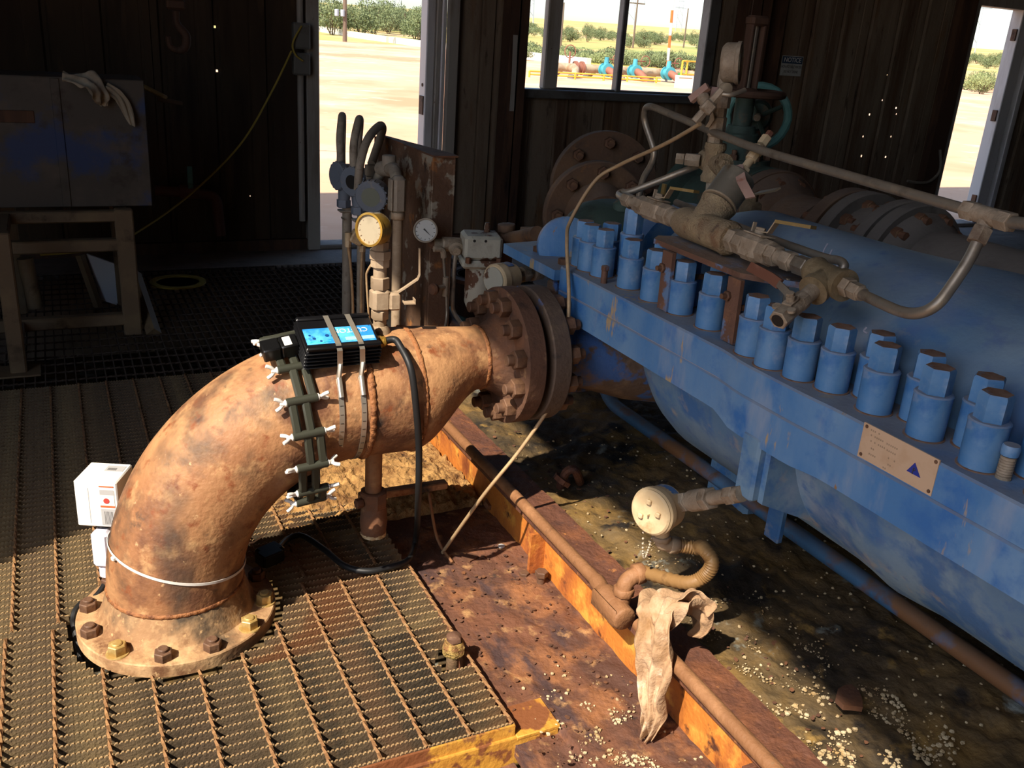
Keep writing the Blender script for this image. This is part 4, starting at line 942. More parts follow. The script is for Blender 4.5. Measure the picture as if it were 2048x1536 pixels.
# nameplate
npn = obj('nameplate', MB().box((1.2085, .951, .8175), (.003, .158, .064)), PLATEM, pump)
for y_, z_ in ((.878, .844), (1.023, .844), (.878, .792), (1.023, .792)): obj('rivet', MB().lathe((1.2072, y_, z_), (-1, 0, 0), [(0, .0035), (.0012, .003), (.0016, 0)], 10), NUTR, npn)
obj('blue_triangle', MB().prism([(.914, .826), (.898, .806), (.926, .806)], lambda p: V((1.2068, p[0], p[1])), lambda p: V((1.2062, p[0], p[1]))), PBLUE, npn)
obj('triangle_letter', MB().box((1.206, .914, .811), (.0006, .0014, .011)).tube([(1.206, .914, .8165), (1.206, .911, .816), (1.206, .910, .8135), (1.206, .914, .812)], .0007, 5, 3), INK, npn)
m = MB()
random.seed(9)
for r_, (z_, y0, n) in enumerate([(.842, 1.012, 5), (.833, 1.010, 7), (.8325, .975, 6), (.823, 1.008, 8), (.822, .972, 5), (.811, 1.004, 2), (.81, .97, 5), (.80, 1.006, 4), (.799, .968, 3), (.79, .972, 3)]):
    for k in range(n):
        y_ = y0-.0042*k; m.box((1.2068, y_, z_), (.0004, .0022, .0028)) if random.random() < .75 else None
obj('stamped_text', m, INKF, npn)
# foot block and its strap
fb = obj('foot_block', MB().box((1.35, 1.287, .645), (.30, .055, .142), None, .006), BLUE, pump)
obj('gusset', MB().prism([(1.22, .70), (1.22, .575), (1.5, .45), (1.5, .70)], lambda p: V((p[0], 1.26, p[1])), lambda p: V((p[0], 1.245, p[1]))), BLUE, pump)
obj('foot_strap', MB().box(V((1.620,1.593,0.288)), (.02, .055, .13), None, .004), BLUE, pump); obj('pedestal', MB().box((1.72, .4, .24), (.4, .25, .36), None, .01), BLUE, pump); obj('pedestal', MB().box((1.95, 2.0, .24), (.3, .2, .36), None, .01), BLUE, pump)
# suction nozzle
NZ2 = NZ; nx0 = X3+.130
nf = obj('nozzle_flange', MB().lathe((nx0, EY, NZ2), (1, 0, 0), [(0, .12), (.006, .12), (.007, FR-.004), (.010, FR), (.056, FR), (.060, FR-.004), (.062, .115), (.085, .10), (.13, .098), (.20, .12), (.32, .16), (.42, .18)], 64), NOZZ, pump)
for k in range(12):
    a = math.radians(15+30*k); obj('nut', studm, None, nf, mw=T(nx0+.061, EY+.152*math.cos(a), NZ2+.152*math.sin(a))@ROT2)
# drain pipe along the base
obj('drain_pipe', MB().tube(fillet([(1.80, -.4, .155), (1.80, 2.70, .155), (1.80, 2.79, .22), (1.74, 2.79, .40)], .09), .0245, 18, 0), M('drain_blue_rust', '456a8c', [('80583a', 3.2, .48, .54, (1, .6, 1)), ('567a9c', 6, .5, .66), ('6a4a34', 9, .58, .7)], rough=.55, bump=.15, dust=('5f5348', .5, 8)), pump, 60)
# bearing end
be = obj('bearing_cover', MB().lathe((1.37, 2.40, .84), (-.35, -1, .15), [(0, .0), (.0, .088), (.03, .088), (.035, .08), (.036, 0)], 40), BLUEW, pump)
obj('end_shelf', MB().prism([(1.24, 2.56), (1.24, 2.22), (1.62, 2.22), (1.62, 2.62)], lambda p: V((p[0], p[1], .785)), lambda p: V((p[0], p[1], .815))), BLUEW, pump)
obj('bearing_housing', MB().lathe((XA, 2.17, .80), (0, 1, 0), [(0, .20), (.05, .20), (.05, .15), (.30, .15), (.32, .13), (.34, .08)], 40), BLUE, pump)
obj('end_wall', MB().box((1.42, 2.26, .60), (.34, .05, .36), None, .01), NOZZ, pump)
obj('lower_bearing_bracket', MB().box((1.55, 2.42, .62), (.3, .3, .3), None, .02), BLUEW, pump)
for y_ in (2.28, 2.44): obj('shelf_bolt', MB().hexa((1.30, y_, .815), (1.30, y_, .832), .016, 6), NUTR, pump)
for q0, q1, q2 in (((1.583,1.562,1.027), (1.563,1.549,1.016), (1.538,1.529,0.999)), ((1.570,1.532,1.020), (1.542,1.513,1.003), (1.525,1.496,0.989)), ((1.541,1.478,1.002), (1.532,1.474,0.995), (1.522,1.465,0.986)), ((1.394,1.234,0.942), (1.389,1.234,0.935), (1.387,1.223,0.934))):
    obj('chalk_mark', MB().tube([q0, q1, q2], .0022, 6, 3), CHALK, pump)
# oval motor-side cover just past the nuts
o = thing('seal_cover', 'dark dusty domed seal cover behind the far capped nuts', 'cover', (1.56, 2.30, .9))
obj('dome', MB().lathe((1.56, 2.42, .84), (0, -.2, 1), [(0, .17), (.05, .165), (.085, .14), (.105, .10), (.112, 0)], 40), GREEND, o); obj('knob', MB().lathe((1.56, 2.40, .945), (0, 0, 1), [(0, .03), (.02, .03), (.03, .02), (.031, 0)], 18), GREEND, o)

# ---------------------------------------------------------------- rusty discharge line behind the pump
def bolt_ring(parent, c, ax, r, n, mat, hr=.022, h=.05, ph=0):
    me = MB().hexa((0, 0, 0), (0, 0, h*.55), hr, 6).cyl((0, 0, h*.5), (0, 0, h), hr*.6, n=10).mesh('nut', mat)
    u, v, a = frame(ax); q = a.to_track_quat('Z', 'Y').to_matrix().to_4x4()
    for k in range(n):
        t = ph+2*PI*k/n; obj('nut', me, None, parent, mw=Matrix.Translation(V(c)+(u*math.cos(t)+v*math.sin(t))*r)@q)
BX, BZ, BR = 2.30, .83, .15
dl = thing('discharge_line', 'long dusty rust-brown flanged pipeline running behind the pump', 'pipe', (BX, 2, .1))
obj('pipe', MB().cyl((BX, -.6, BZ), (BX, 1.92, BZ), BR, n=40), BIGGREY, dl, 60); obj('pipe', MB().cyl((BX, 2.2, BZ), (BX, 2.56, BZ), BR, n=40), BIGRUST, dl, 60)
obj('check_valve_body', MB().lathe((BX, 1.94, BZ), (0, 1, 0), [(0, .17), (.03, .165), (.06, .18), (.14, .18), (.2, .165), (.24, .15)], 40), BIGGREY, dl, 60)
for i, (y_, r_, mt, fc, th) in enumerate([(1.93, .212, BIGGREY, -1, .045), (1.985, .212, BIGGREY, 1, .04), (2.13, .212, BIGGREY, -1, .045), (2.19, .212, BIGRUST, 1, .05), (2.56, .215, BIGRUST, -1, .05), (2.62, .215, GREEND, 1, .05), (1.12, .20, BIGRUST, -1, .05)]):
    f = obj('flange', MB().lathe((BX, y_-th/2, BZ), (0, 1, 0), [(0, r_-.004), (.004, r_), (th-.004, r_), (th, r_-.004)], 48), mt, dl)
    bolt_ring(f, (BX, y_+fc*th/2, BZ), (0, fc, 0), r_*.82, 12, RUSTD, .021, .045, .2)
obj('hub', MB().lathe((BX, 1.91, BZ), (0, -1, 0), [(0, .19), (.03, .18), (.07, BR)], 40), BIGGREY, dl, 60); obj('hub', MB().lathe((BX, 2.21, BZ), (0, 1, 0), [(0, .20), (.03, .185), (.09, BR)], 40), BIGRUST, dl, 60); obj('hub', MB().lathe((BX, 2.54, BZ), (0, -1, 0), [(0, .21), (.03, .19), (.09, BR)], 40), BIGRUST, dl, 60)
obj('bracket', MB().box((BX-.05, 1.12, BZ+.16), (.05, .09, .22), Matrix.Rotation(.5, 3, 'X'), .008), BIGRUST, dl)
for y_ in (-.3, 2.4): obj('support', MB().box((BX, y_, .35), (.12, .12, .7), None, .005), RUSTD, dl)
# gate valve standing on the line
gv = thing('gate_valve', 'dark green gate valve with a tall slotted yoke behind the gauge tree', 'valve', (2.30, 2.80, .8))
VX, VY = 2.30, 2.80
obj('body', MB().lathe((VX, 2.645, BZ), (0, 1, 0), [(0, .15), (.15, .17), (.30, .15), (.30, .215), (.35, .215)], 40), GREEND, gv)
obj('bonnet', MB().lathe((VX, VY, .93), (0, 0, 1), [(0, .12), (.10, .105), (.10, .125), (.125, .125), (.125, .10), (.16, .085), (.2, .065), (.24, .05)], 32), GREEND, gv)
obj('packing_gland', MB().cyl((VX, VY, 1.13), (VX, VY, 1.27), .035, n=20), GREEND, gv); obj('gland_ring', MB().cyl((VX, VY, 1.11), (VX, VY, 1.145), .07, n=24, bev=.006), GREEND, gv)
yk = MB(); 
for s in (-1, 1): yk.box((VX+s*.026, VY, 1.40), (.016, .04, .26), None, .005)
yk.box((VX, VY, 1.285), (.075, .05, .035), None, .008); yk.box((VX, VY, 1.53), (.075, .05, .035), None, .008); obj('yoke', yk, COLM, gv)
hw = MB().tube([(VX+.13*math.cos(a), VY+.13*math.sin(a), 1.285) for a in [k*PI/10 for k in range(20)]], .014, 8, 0, True)
for k in range(3): a = k*2*PI/3+.2; hw.cyl((VX, VY, 1.285), (VX+.13*math.cos(a), VY+.13*math.sin(a), 1.285), .009, n=8)
obj('handwheel', hw, COLM, gv); obj('stem', MB().cyl((VX, VY, 1.2), (VX, VY, 1.53), .010, n=12), STEEL, gv)
bolt_ring(gv, (VX, VY, 1.055), (0, 0, 1), .11, 8, NUTR, .016, .035)
t2 = thing('teal_handwheel', 'pale teal handwheel on its spindle right of the gate valve', 'handwheel', (2.54, 3.0, 1.05))
hc = V((2.536, 3.0, 1.185)); R_ = .118
def HP(a, r=R_): return hc+V((.35, -.30, 0)).normalized()*(r*math.cos(a))+V((0, 0, 1))*(r*math.sin(a))
obj('rim', MB().tube([HP(k*PI/12) for k in range(24)], .017, 10, 0, True), TEALD, t2)
m = MB()
for k in range(4): m.cyl(HP(k*PI/2+.5, .02), HP(k*PI/2+.5, R_), .009, n=8)
obj('spokes', m, GREEND, t2); ax_ = V((.30, .35, 0)).normalized()
obj('spindle', MB().cyl(hc-ax_*.05, hc+ax_*.16, .014, n=10), DUSTY, t2); obj('gear_box', MB().lathe(hc+ax_*.05, ax_, [(0, .05), (.02, .06), (.12, .06), (.14, .04)], 20), GREEND, t2)
obj('side_cap', MB().lathe(hc+V((-.13, .02, -.17)), (-.3, -.8, .1), [(0, .06), (.03, .06), (.035, .04), (.05, .035)], 20), GREEND, t2)
# far round flange seen behind the gauge tree
f2 = thing('blind_flange', 'big dusty brown flange disc standing behind the blue pump end', 'flange', (1.75, 3.2, .2))
obj('disc', MB().lathe((1.86, 3.06, .80), (-.25, -1, 0), [(0, .20), (.004, .205), (.045, .205), (.05, .20)], 48), BIGRUST, f2); obj('hub', MB().lathe((1.84, 3.0, .80), (-.25, -1, 0), [(0, .13), (.08, .10), (.09, .095)], 40), BIGRUST, f2)
bolt_ring(f2, (1.85, 3.01, .80), (-.25, -1, 0), .165, 8, NUTR, .024, .04); obj('pipe_leg', MB().cyl((1.9, 3.2, 0), (1.9, 3.2, .65), .09, n=24), BIGRUST, f2)
f3 = thing('flange_disc', 'second dusty flange disc a step behind the blind flange', 'flange', (2.0, 3.5, .2))
obj('disc', MB().lathe((2.06, 3.35, .86), (-.25, -1, 0), [(0, .22), (.004, .225), (.05, .225)], 48), BIGRUST, f3); obj('pipe_leg', MB().cyl((2.1, 3.5, 0), (2.1, 3.5, .7), .09, n=24), BIGRUST, f3); bolt_ring(f3, (2.045, 3.30, .86), (-.25, -1, 0), .18, 8, NUTR, .024, .04)

# ---------------------------------------------------------------- seal-flush manifold on the pump
mk = thing('manifold_bracket', 'rusty steel bracket plate on two flat posts above the pump nuts', 'bracket', (1.28, 1.58, .845))
pl = [(1.268, 1.80), (1.30, 1.83), (1.40, 1.80), (1.41, 1.42), (1.36, 1.36), (1.30, 1.42), (1.262, 1.47)]
obj('plate', MB().prism(pl, lambda p: V((p[0], p[1], .985)), lambda p: V((p[0], p[1], .997))), BRUST, mk)
for (y0, y1) in ((1.690, 1.728), (1.445, 1.486)):
    ps = obj('post', MB().prism([(y0, .848), (y1, .848), (y1+.004, .986), (y0+.004, .986)], lambda p: V((1.250, p[0], p[1])), lambda p: V((1.260, p[0], p[1]))).box((1.272, y1+.003, .917), (.028, .006, .136)), BRUST, mk)
    obj('bolt', MB().hexa((1.252, y1-.004, .945), (1.243, y1-.004, .945), .0115, 6).cyl((1.244, y1-.004, .945), (1.232, y1-.004, .945), .006, n=10), NUTR, ps)
    obj('cross_strap', MB().box((1.31, y0+.01, .925), (.1, .005, .012)), RUSTD, mk)
for yy in (1.62, 1.40): obj('threaded_rod', MB().cyl((1.33, yy, .86), (1.33, yy, 1.0), .0045, n=8), STEEL, mk)
mf = thing('flush_manifold', 'dusty horizontal manifold of fittings and a Y-strainer on the rusty bracket', 'manifold', (1.33, 1.6, 1.0))
A0 = V((1.345,2.062,1.042)); A1 = V((1.310,1.298,1.039)); AD = (A1-A0).normalized()
def A(t): return A0+(A1-A0)*t
SEG = [('hex', 0, .045, .018), ('cyl', .045, .075, .013), ('hex', .075, .11, .020), ('cyl', .30, .335, .021), ('cyl', .335, .36, .025), ('hex', .62, .655, .027), ('cyl', .655, .69, .018), ('hex', .80, .835, .023), ('cyl', .835, .86, .017), ('hex', .86, .895, .021), ('cyl', .895, .91, .0155), ('hex', .91, .955, .020), ('cyl', .955, 1.0, .015)]
for k, a, b, r in SEG:
    obj('hex_fitting' if k == 'hex' else 'nipple', MB().hexa(A(a), A(b), r, 6) if k == 'hex' else MB().cyl(A(a), A(b), r, n=20), DUSTY if b < .93 else STEEL, mf)
UP = V((.15, 0, 1)).normalized()
def ball_valve(parent, p, ax, up, L, r, grip, hdir, hl=.1, mat=DUSTY, gripw=.016):
    p, ax, up, hdir = V(p), V(ax).normalized(), V(up).normalized(), V(hdir).normalized(); sd = ax.cross(up).normalized()
    R = Matrix((ax, sd, up)).transposed()
    b = obj('ball_valve', MB().box(p, (L*.55, r*2, r*2), R, r*.35).hexa(p-ax*L/2, p-ax*L*.25, r*1.02, 8).hexa(p+ax*L*.25, p+ax*L/2, r*1.02, 8), mat, parent)
    obj('valve_stem', MB().cyl(p+up*r*.8, p+up*(r+.012), r*.45, n=12).box(p+up*(r+.003), (r*2.2, r*1.5, .004), R, .001).hexa(p+up*(r+.012), p+up*(r+.018), r*.4, 6), mat, b)
    obj('stop_lug', MB().box(p+up*(r+.014)-ax*r*.9, (.004, .010, .022), R, .001), mat, b)
    c = p+up*(r+.011); q = c+hdir*.022; e = q+hdir*.012+up*.028; f = e+hdir*hl
    wd = hdir.cross(up).normalized()
    obj('lever', MB().strip([c, q, e, lerp(e, f, .4)], wd, gripw*.8, .003), TANG, b)
    obj('grip', MB().strip([e, lerp(e, f, .1), lerp(e, f, .9), f], wd, gripw, .007), grip, b)
    return b
ball_valve(mf, A(.205), AD, UP, (A1-A0).length*.19, .025, YELG, V((.25, -1, .05)), .075, gripw=.022)
ball_valve(mf, A(.735), AD, UP, (A1-A0).length*.14, .027, YELG, V((.25, -1, .05)), .085, gripw=.022)
# Y strainer
S0, S1 = A(.355), A(.625); SM = lerp(S0, S1, .42)
obj('strainer_body', MB().lathe(S0, AD, [(0, .030), (.012, .034), (.03, .037), ((S1-S0).length-.03, .037), ((S1-S0).length-.012, .039), ((S1-S0).length, .033)], 28), CAST, mf, 60)
BD = (V((1.440,1.735,1.154))-SM).normalized(); BL = (V((1.440,1.735,1.154))-SM).length
obj('strainer_branch', MB().lathe(SM-BD*.01, BD, [(0, .036), (BL*.40, .040), (BL*.47, .043), (BL*.485, .0435)], 28), CAST, mf, 60); obj('strainer_ring', MB().lathe(SM+BD*BL*.46, BD, [(0, .045), (.004, .045)], 28), TANG, mf)
obj('strainer_cylinder', MB().lathe(SM+BD*BL*.47, BD, [(0, .043), (BL*.50, .043), (BL*.52, .040), (BL*.525, .012)], 32), CYL, mf)
e0 = SM+BD*BL*.99; BD2 = V(BD)
obj('blowdown_nut', MB().hexa(e0-BD*.002, e0+BD*.026, .016, 6), TANB, mf)
bvp = e0+BD*.06; obj('blowdown_nipple', MB().cyl(e0+BD*.02, bvp, .010, n=14), TANB, mf)
b_ = obj('blowdown_valve', MB().hexa(bvp-BD*.008, bvp+BD*.012, .014, 8).box(bvp+BD*.025, (.026, .024, .024), BD.to_track_quat('Z', 'Y').to_matrix(), .004).hexa(bvp+BD*.04, bvp+BD*.066, .013, 6), TANB, mf)
for s in (-1, 1): obj('lug', MB().lathe(bvp+BD*.03+V((-.012, .016*s, .004)), (-1, 0, .3), [(0, .008), (.006, .008)], 12), TANB, b_)
obj('cap', MB().hexa(bvp+BD*.064, bvp+BD*.082, .009, 6), REDG, b_)
hl0 = e0+BD*.030+V((-.02, 0, 0)); obj('grip', MB().strip([hl0, V((1.400,1.673,1.149)), V((1.395,1.639,1.129)), V((1.395,1.628,1.121))], (.6, -.75, .3), .022, .006), PINK, b_)
# tee on the near end, drain ball valve with red grip, tube adapter
TE = thing('bronze_tee', 'dusty bronze tee joining the manifold to a short drain valve', 'tee fitting', A1)
t0, t1 = V((1.310,1.319,1.039)), V((1.300,1.220,1.034)); td = (t1-t0).normalized(); tc = V((1.305,1.271,1.035))
obj('run', MB().lathe(t0, td, [(0, .026), (.012, .030), (.022, .026), ((t1-t0).length-.022, .026), ((t1-t0).length-.012, .031), ((t1-t0).length, .031)], 28), DUSTB, TE, 60)
bd = (V((1.260,1.258,1.016))-tc).normalized(); obj('branch', MB().lathe(tc, bd, [(0, .025), (.03, .025), (.034, .030), (.05, .030)], 28), DUSTB, TE)
obj('adapter_nut', MB().hexa(t1, t1+td*.018, .019, 6).hexa(t1+td*.02, t1+td*.044, .0165, 6).cyl(t1+td*.04, t1+td*.05, .013, n=16), DUSTY, TE)
n0 = tc+bd*.045; dv = thing('drain_valve', 'small drain ball valve with a red grip hanging off the bronze tee', 'valve', n0)
obj('nipple', MB().cyl(n0, n0+bd*.04, .0155, n=20), DUSTY, dv)
vb = n0+bd*.075; vbd = obj('body', MB().hexa(n0+bd*.035, n0+bd*.055, .018, 8).cyl(n0+bd*.05, n0+bd*.09, .017, n=20).hexa(n0+bd*.085, n0+bd*.118, .0195, 6), DUSTY, dv)
obj('bore', MB().lathe(n0+bd*.1185, bd, [(0, .0125), (.0006, .0125)], 18), GHOLE, vbd)
sdir = bd.cross(V((0, 0, 1))).normalized(); upv = sdir.cross(bd).normalized()
obj('stem_plate', MB().cyl(vb+upv*.012, vb+upv*.03, .009, n=12).box(vb+upv*.018, (.03, .02, .004), Matrix((bd, sdir, upv)).transposed(), .001).hexa(vb+upv*.03, vb+upv*.036, .008, 6), DUSTY, vbd)
for s in (-1, 1): obj('eye_lug', MB().lathe(vb+bd*.022+upv*.012+sdir*.016*s, upv, [(0, .008), (.005, .008)], 12), DUSTY, vbd)
h0 = vb+upv*.027; obj('lever', MB().strip([h0, lerp(h0, V((1.245,1.338,1.012)), .5), V((1.245,1.338,1.011))], (0, -.5, .8), .016, .003), STEEL, vbd)
obj('grip', MB().strip([V((1.245,1.333,1.010)), V((1.245,1.361,1.016)), V((1.250,1.434,1.021))], (.2, -.3, .9), .021, .006), REDG, vbd)
# ---- tubing runs, one thing each
def tubing(pts, r, mat, label, fl=.0, k=6, cat='tube', n=12):
    P = fillet(pts, fl) if fl else [V(p) for p in pts]
    o = obj('metal_tube', MB().tube(P, r, n, 0 if fl else k), mat, None, 60); return tag(o, label, cat)
tubing([t1+td*.045, (1.280,1.133,1.034), (1.262,1.055,1.036), (1.255,1.010,1.047), (1.260,0.985,1.069), (1.280,0.982,1.100), (1.305,0.981,1.145), (1.330,0.989,1.191)], .0098, STEEL, 'grey steel tube dipping from the bronze tee up to the tube tee')
q0 = V((1.335,0.991,1.209)); tdv = (V((1.400,1.371,1.214))-q0).normalized()
tt = thing('tube_tee', 'dusty compression tee joining three tubes at the right', 'tee fitting', q0)
obj('run', MB().cyl(q0+tdv*.03, q0-tdv*.03, .0145, n=18), DUSTY, tt); obj('branch', MB().cyl(q0, (1.330,0.989,1.191), .0125, n=16), DUSTY, tt)
for s in (1, -1): obj('nut', MB().hexa(q0+tdv*.026*s, q0+tdv*.052*s, .0165, 6), DUSTY, tt)
b0 = V((1.332,0.989,1.197)); bdn = (V((1.315,0.986,1.164))-b0).normalized(); obj('nut', MB().hexa(b0+bdn*.008, b0+bdn*.034, .0165, 6), DUSTY, tt)
tubing([q0+tdv*.04, (1.400,1.371,1.214), (1.460,1.736,1.222), (1.520,2.143,1.253), (1.540,2.285,1.262), (1.550,2.322,1.242), (1.560,2.324,1.207), (1.570,2.282,1.139), (1.570,2.289,1.098), (1.570,2.323,1.046), (1.570,2.337,0.957)], .0098, STEEL, 'long dusty tube sloping across to the back and bending down at the far end', k=8)
tubing([q0-tdv*.045, (1.300,0.861,1.220)], .0098, STEEL, 'short tube leaving the tube tee at the right edge')
tubing([(1.500,1.971,1.145), (1.490,2.018,1.122), (1.400,2.114,1.054), (1.385,2.144,1.046), (1.370,2.132,1.040), (1.350,2.080,1.042), (1.345,2.047,1.042)], .0092, STEEL, 'dusty tube bending from the gauge tree to the manifold end', k=8)
tubing([(1.440,1.966,1.050), (1.420,1.643,1.044), (1.400,1.396,1.045), (1.390,1.333,1.051), (1.385,1.312,1.044), (1.380,1.325,1.029), (1.380,1.367,1.016)], .009, STEEL, 'hairpin tube lying behind the manifold on the blue casing', k=8)
tubing([(1.400,1.857,1.258), (1.400,1.990,1.194), (1.380,2.159,1.117), (1.330,2.198,1.067), (1.260,2.189,0.963), (1.220,2.130,0.915), (1.185,2.031,0.785), (1.165,1.989,0.654), (1.140,1.976,0.541), (1.070,2.010,0.384), (0.980,2.054,0.224), (0.929,2.200,-0.030)], .0052, TUBEL, 'long thin tan tube hanging from the needle valve to the rusty deck', k=8)
tubing([(0.937,2.139,-0.030), (0.924,2.231,0.000), (0.900,2.244,0.130), (0.900,2.254,0.149)], .0045, CONDR, 'short rusty thin rod standing on the deck beside the tan tube', k=5)
# ---- gauge tree
gt = thing('gauge_tree', 'dusty pressure gauge on a tall tree of pipe fittings behind the manifold', 'gauge', (1.500,1.887,1.032))
def gp(level): return V(TREE[level])
TREE = {'a': (1.500,1.884,1.019), 'b': (1.500,1.905,1.111), 'c': (1.500,1.913,1.160), 'd': (1.500,1.918,1.208), 'e': (1.500,1.919,1.245), 'f': (1.500,1.919,1.281), 'g': (1.500,1.912,1.300), 'h': (1.500,1.911,1.338), 'i': (1.500,1.908,1.359), 'j': (1.500,1.901,1.371), 'k': (1.500,1.904,1.400)}
obj('riser', MB().cyl(gp('a')+V((0, 0, -.06)), gp('b'), .0165, n=18), COND, gt)
xc = gp('c'); obj('cross_fitting', MB().lathe(xc+V((0, 0, -.048)), (0, 0, 1), [(0, .026), (.012, .028), (.02, .024), (.076, .024), (.084, .028), (.096, .026)], 24), CAST, gt, 60)
cr = obj('cross_arm', MB().lathe(xc+V((.01, .05, 0)), (-.15, -1, 0), [(0, .026), (.014, .028), (.02, .024), (.08, .024), (.086, .028), (.098, .028)], 24), CAST, gt, 60); obj('plug', MB().hexa(xc+V((-.005, -.047, 0)), xc+V((-.008, -.062, 0)), .016, 6), CAST, cr)
obj('side_arm', MB().hexa(xc+V((-.02, .03, 0)), xc+V((-.048, .055, .0)), .017, 6).hexa(xc+V((-.05, .057, 0)), xc+V((-.066, .07, 0)), .015, 6), DUSTY, gt)
obj('riser', MB().cyl(gp('d'), gp('d')+V((0, 0, .05)), .0155, n=18), COND, gt)
obj('riser', MB().cyl(gp('d')+V((0, 0, -.02)), gp('e'), .0155, n=18), DUSTY, gt)
vv = obj('ball_valve', MB().lathe(gp('e')+V((0, 0, -.038)), (0, 0, 1), [(0, .019), (.015, .019), (.018, .022), (.062, .022), (.065, .019), (.085, .019)], 8), DUSTY, gt)
obj('lever', MB().strip([gp('e')+V((-.03, .0, 0)), (1.470,1.903,1.266), (1.470,1.913,1.284), (1.470,1.914,1.304)], (.3, -1, 0), .012, .003), TANG, vv); obj('grip', MB().strip([(1.470,1.913,1.301), (1.470,1.912,1.322), (1.470,1.910,1.341)], (.3, -1, 0), .018, .008), PINK, vv)
obj('riser', MB().cyl(gp('f'), gp('g')+V((0, 0, .02)), .0115, n=16), DUSTY, gt)
obj('tee', MB().lathe(gp('h')+V((0, 0, -.045)), (0, 0, 1), [(0, .0185), (.01, .0195), (.07, .0195), (.085, .0185)], 8), DUSTY, gt); obj('needle_cap', MB().lathe(gp('h')+V((-.01, -.012, 0)), (-.2, -1, .1), [(0, .016), (.016, .014), (.018, .008)], 16), TANG, gt)
obj('gauge_neck', MB().hexa(gp('i'), gp('j')+V((0, 0, .004)), .011, 6), DUSTY, gt)
gauge(gt, gp('k')+V((.016, -.016, 0)), (.70, -.71, .06), .047, .042, DUSTY, GDIAL)
nv = thing('needle_valve', 'small needle valve with a faded pink bar handle beside the gauge tree', 'valve', (1.420,1.863,1.296))
n_ = V((1.420,1.862,1.297)); nd = (V((1.400,1.866,1.254))-V((1.450,1.843,1.330))).normalized()
obj('body', MB().box(n_, (.03, .03, .03), nd.to_track_quat('Z', 'Y').to_matrix(), .004).hexa(n_+nd*.012, n_+nd*.045, .0115, 6).hexa(n_-nd*.012, n_-nd*.05, .0115, 6), DUSTY, nv)
ud = (V((1.420,1.896,1.324))-n_).normalized(); obj('bonnet', MB().lathe(n_, ud, [(0, .014), (.02, .014), (.022, .016), (.032, .016), (.034, .012), (.044, .012)], 18), DUSTY, nv)
c_ = n_+ud*.048; obj('bar_handle', MB().strip([V((1.410,1.914,1.306)), V((1.430,1.879,1.342))], ud, .018, .012), PINK, nv)
tubing([n_-nd*.04, (1.460,1.832,1.329), (1.500,1.833,1.341)], .006, STEEL, 'short bright tube between the needle valve and the gauge tree')
# spare valves behind
sv = thing('side_valve', 'dark half-hidden valve with a yellow grip at the manifold far end', 'valve', (1.570,2.326,0.929))
p_ = V((1.570,2.336,0.950)); obj('body', MB().hexa(p_, p_-V((0, 0, .03)), .014, 6).box(p_-V((0, 0, .055)), (.04, .04, .05), None, .006).cyl(p_-V((0, 0, .08)), p_-V((0, 0, .18)), .016, n=16), CAST, sv)
obj('grip', MB().strip([(1.600,2.251,0.995), (1.600,2.250,1.025), (1.600,2.248,1.050)], (0, 1, 0), .016, .006), YELG, sv); obj('chrome_tag', MB().box(V((1.550,2.335,0.894)), (.004, .03, .05), Matrix.Rotation(.5, 3, 'X')), INOX, sv)
lvr = thing('lever_valve', 'pale lever valve lying behind the strainer on the rusty line', 'valve', (1.900,2.223,1.012))
obj('body', MB().box(V((1.750,2.039,1.011)), (.05, .05, .05), None, .008).hexa(V((1.750,2.039,1.011))+V((0, 0, .02)), V((1.750,2.039,1.011))+V((0, 0, .05)), .018, 6), CAST, lvr); obj('lever', MB().strip([(1.750,2.042,1.041), (1.750,2.019,1.059), (1.750,1.938,1.084)], (1, 0, .5), .018, .005), TANG, lvr)

# ---------------------------------------------------------------- conduit along the skid, terminal head and rag
cd = thing('skid_conduit', 'sun-lit rusty conduit running along the skid beam with an elbow body', 'conduit', (1.115, 2, .16))
CX, CZ = 1.118, .168
obj('pipe', MB().cyl((CX+.006, 3.4, CZ-.006), (CX, 1.66, CZ), .0165, n=20), CONDR, cd, 60); obj('pipe', MB().cyl((CX, 1.46, CZ), (CX-.01, .6, CZ), .0165, n=20), CONDR, cd, 60)
c1 = V((1.118,1.554,0.177)); c2 = V((1.108,1.476,0.171))
obj('conduit_body', MB().tube([V((CX, 1.70, CZ)), V((CX, 1.65, CZ)), V((CX-.006, 1.60, CZ-.004)), V((CX-.008, 1.53, CZ-.012)), V((CX-.008, 1.50, CZ-.014))], [.017, .020, .029, .030, .027], 18, 5).box(V((CX-.032, 1.56, CZ-.012)), (.010, .11, .046), None, .005), CONDR, cd, 60)
ce = V((1.130,1.482,0.261)); obj('riser_elbow', MB().tube(fillet([(1.125, 1.545, .17), (1.128, 1.545, .232), (1.165, 1.545, .245)], .03), .020, 16, 0).hexa((1.126, 1.545, .195), (1.127, 1.545, .214), .026, 8).hexa((1.152, 1.545, .243), (1.176, 1.545, .246), .026, 8), CONDR, cd, 60)
th = thing('terminal_head', 'round tan terminal head with a bead chain on a nipple from the pump', 'terminal head', (1.130,1.452,0.458))
hc_ = V((1.130,1.480,0.452)); hd = V((-.93, -.34, .06)).normalized()
obj('housing', MB().lathe(hc_-hd*.075, hd, [(0, .024), (.006, .037), (.02, .050), (.06, .053), (.062, .056), (.076, .056), (.080, .053)], 36), TANB, th)
cv = obj('cover', MB().lathe(hc_+hd*.002, hd, [(0, .0525), (.006, .0525), (.010, .048)], 36), TANB, th); u_, v_, _ = frame(hd)
for (a, b) in ((.02, .014), (-.024, -.006), (.004, -.026)): obj('cover_lug', MB().box(hc_+hd*.014+u_*a+v_*b, (.012, .012, .012), hd.to_track_quat('Z', 'Y').to_matrix(), .002), TANB, cv)
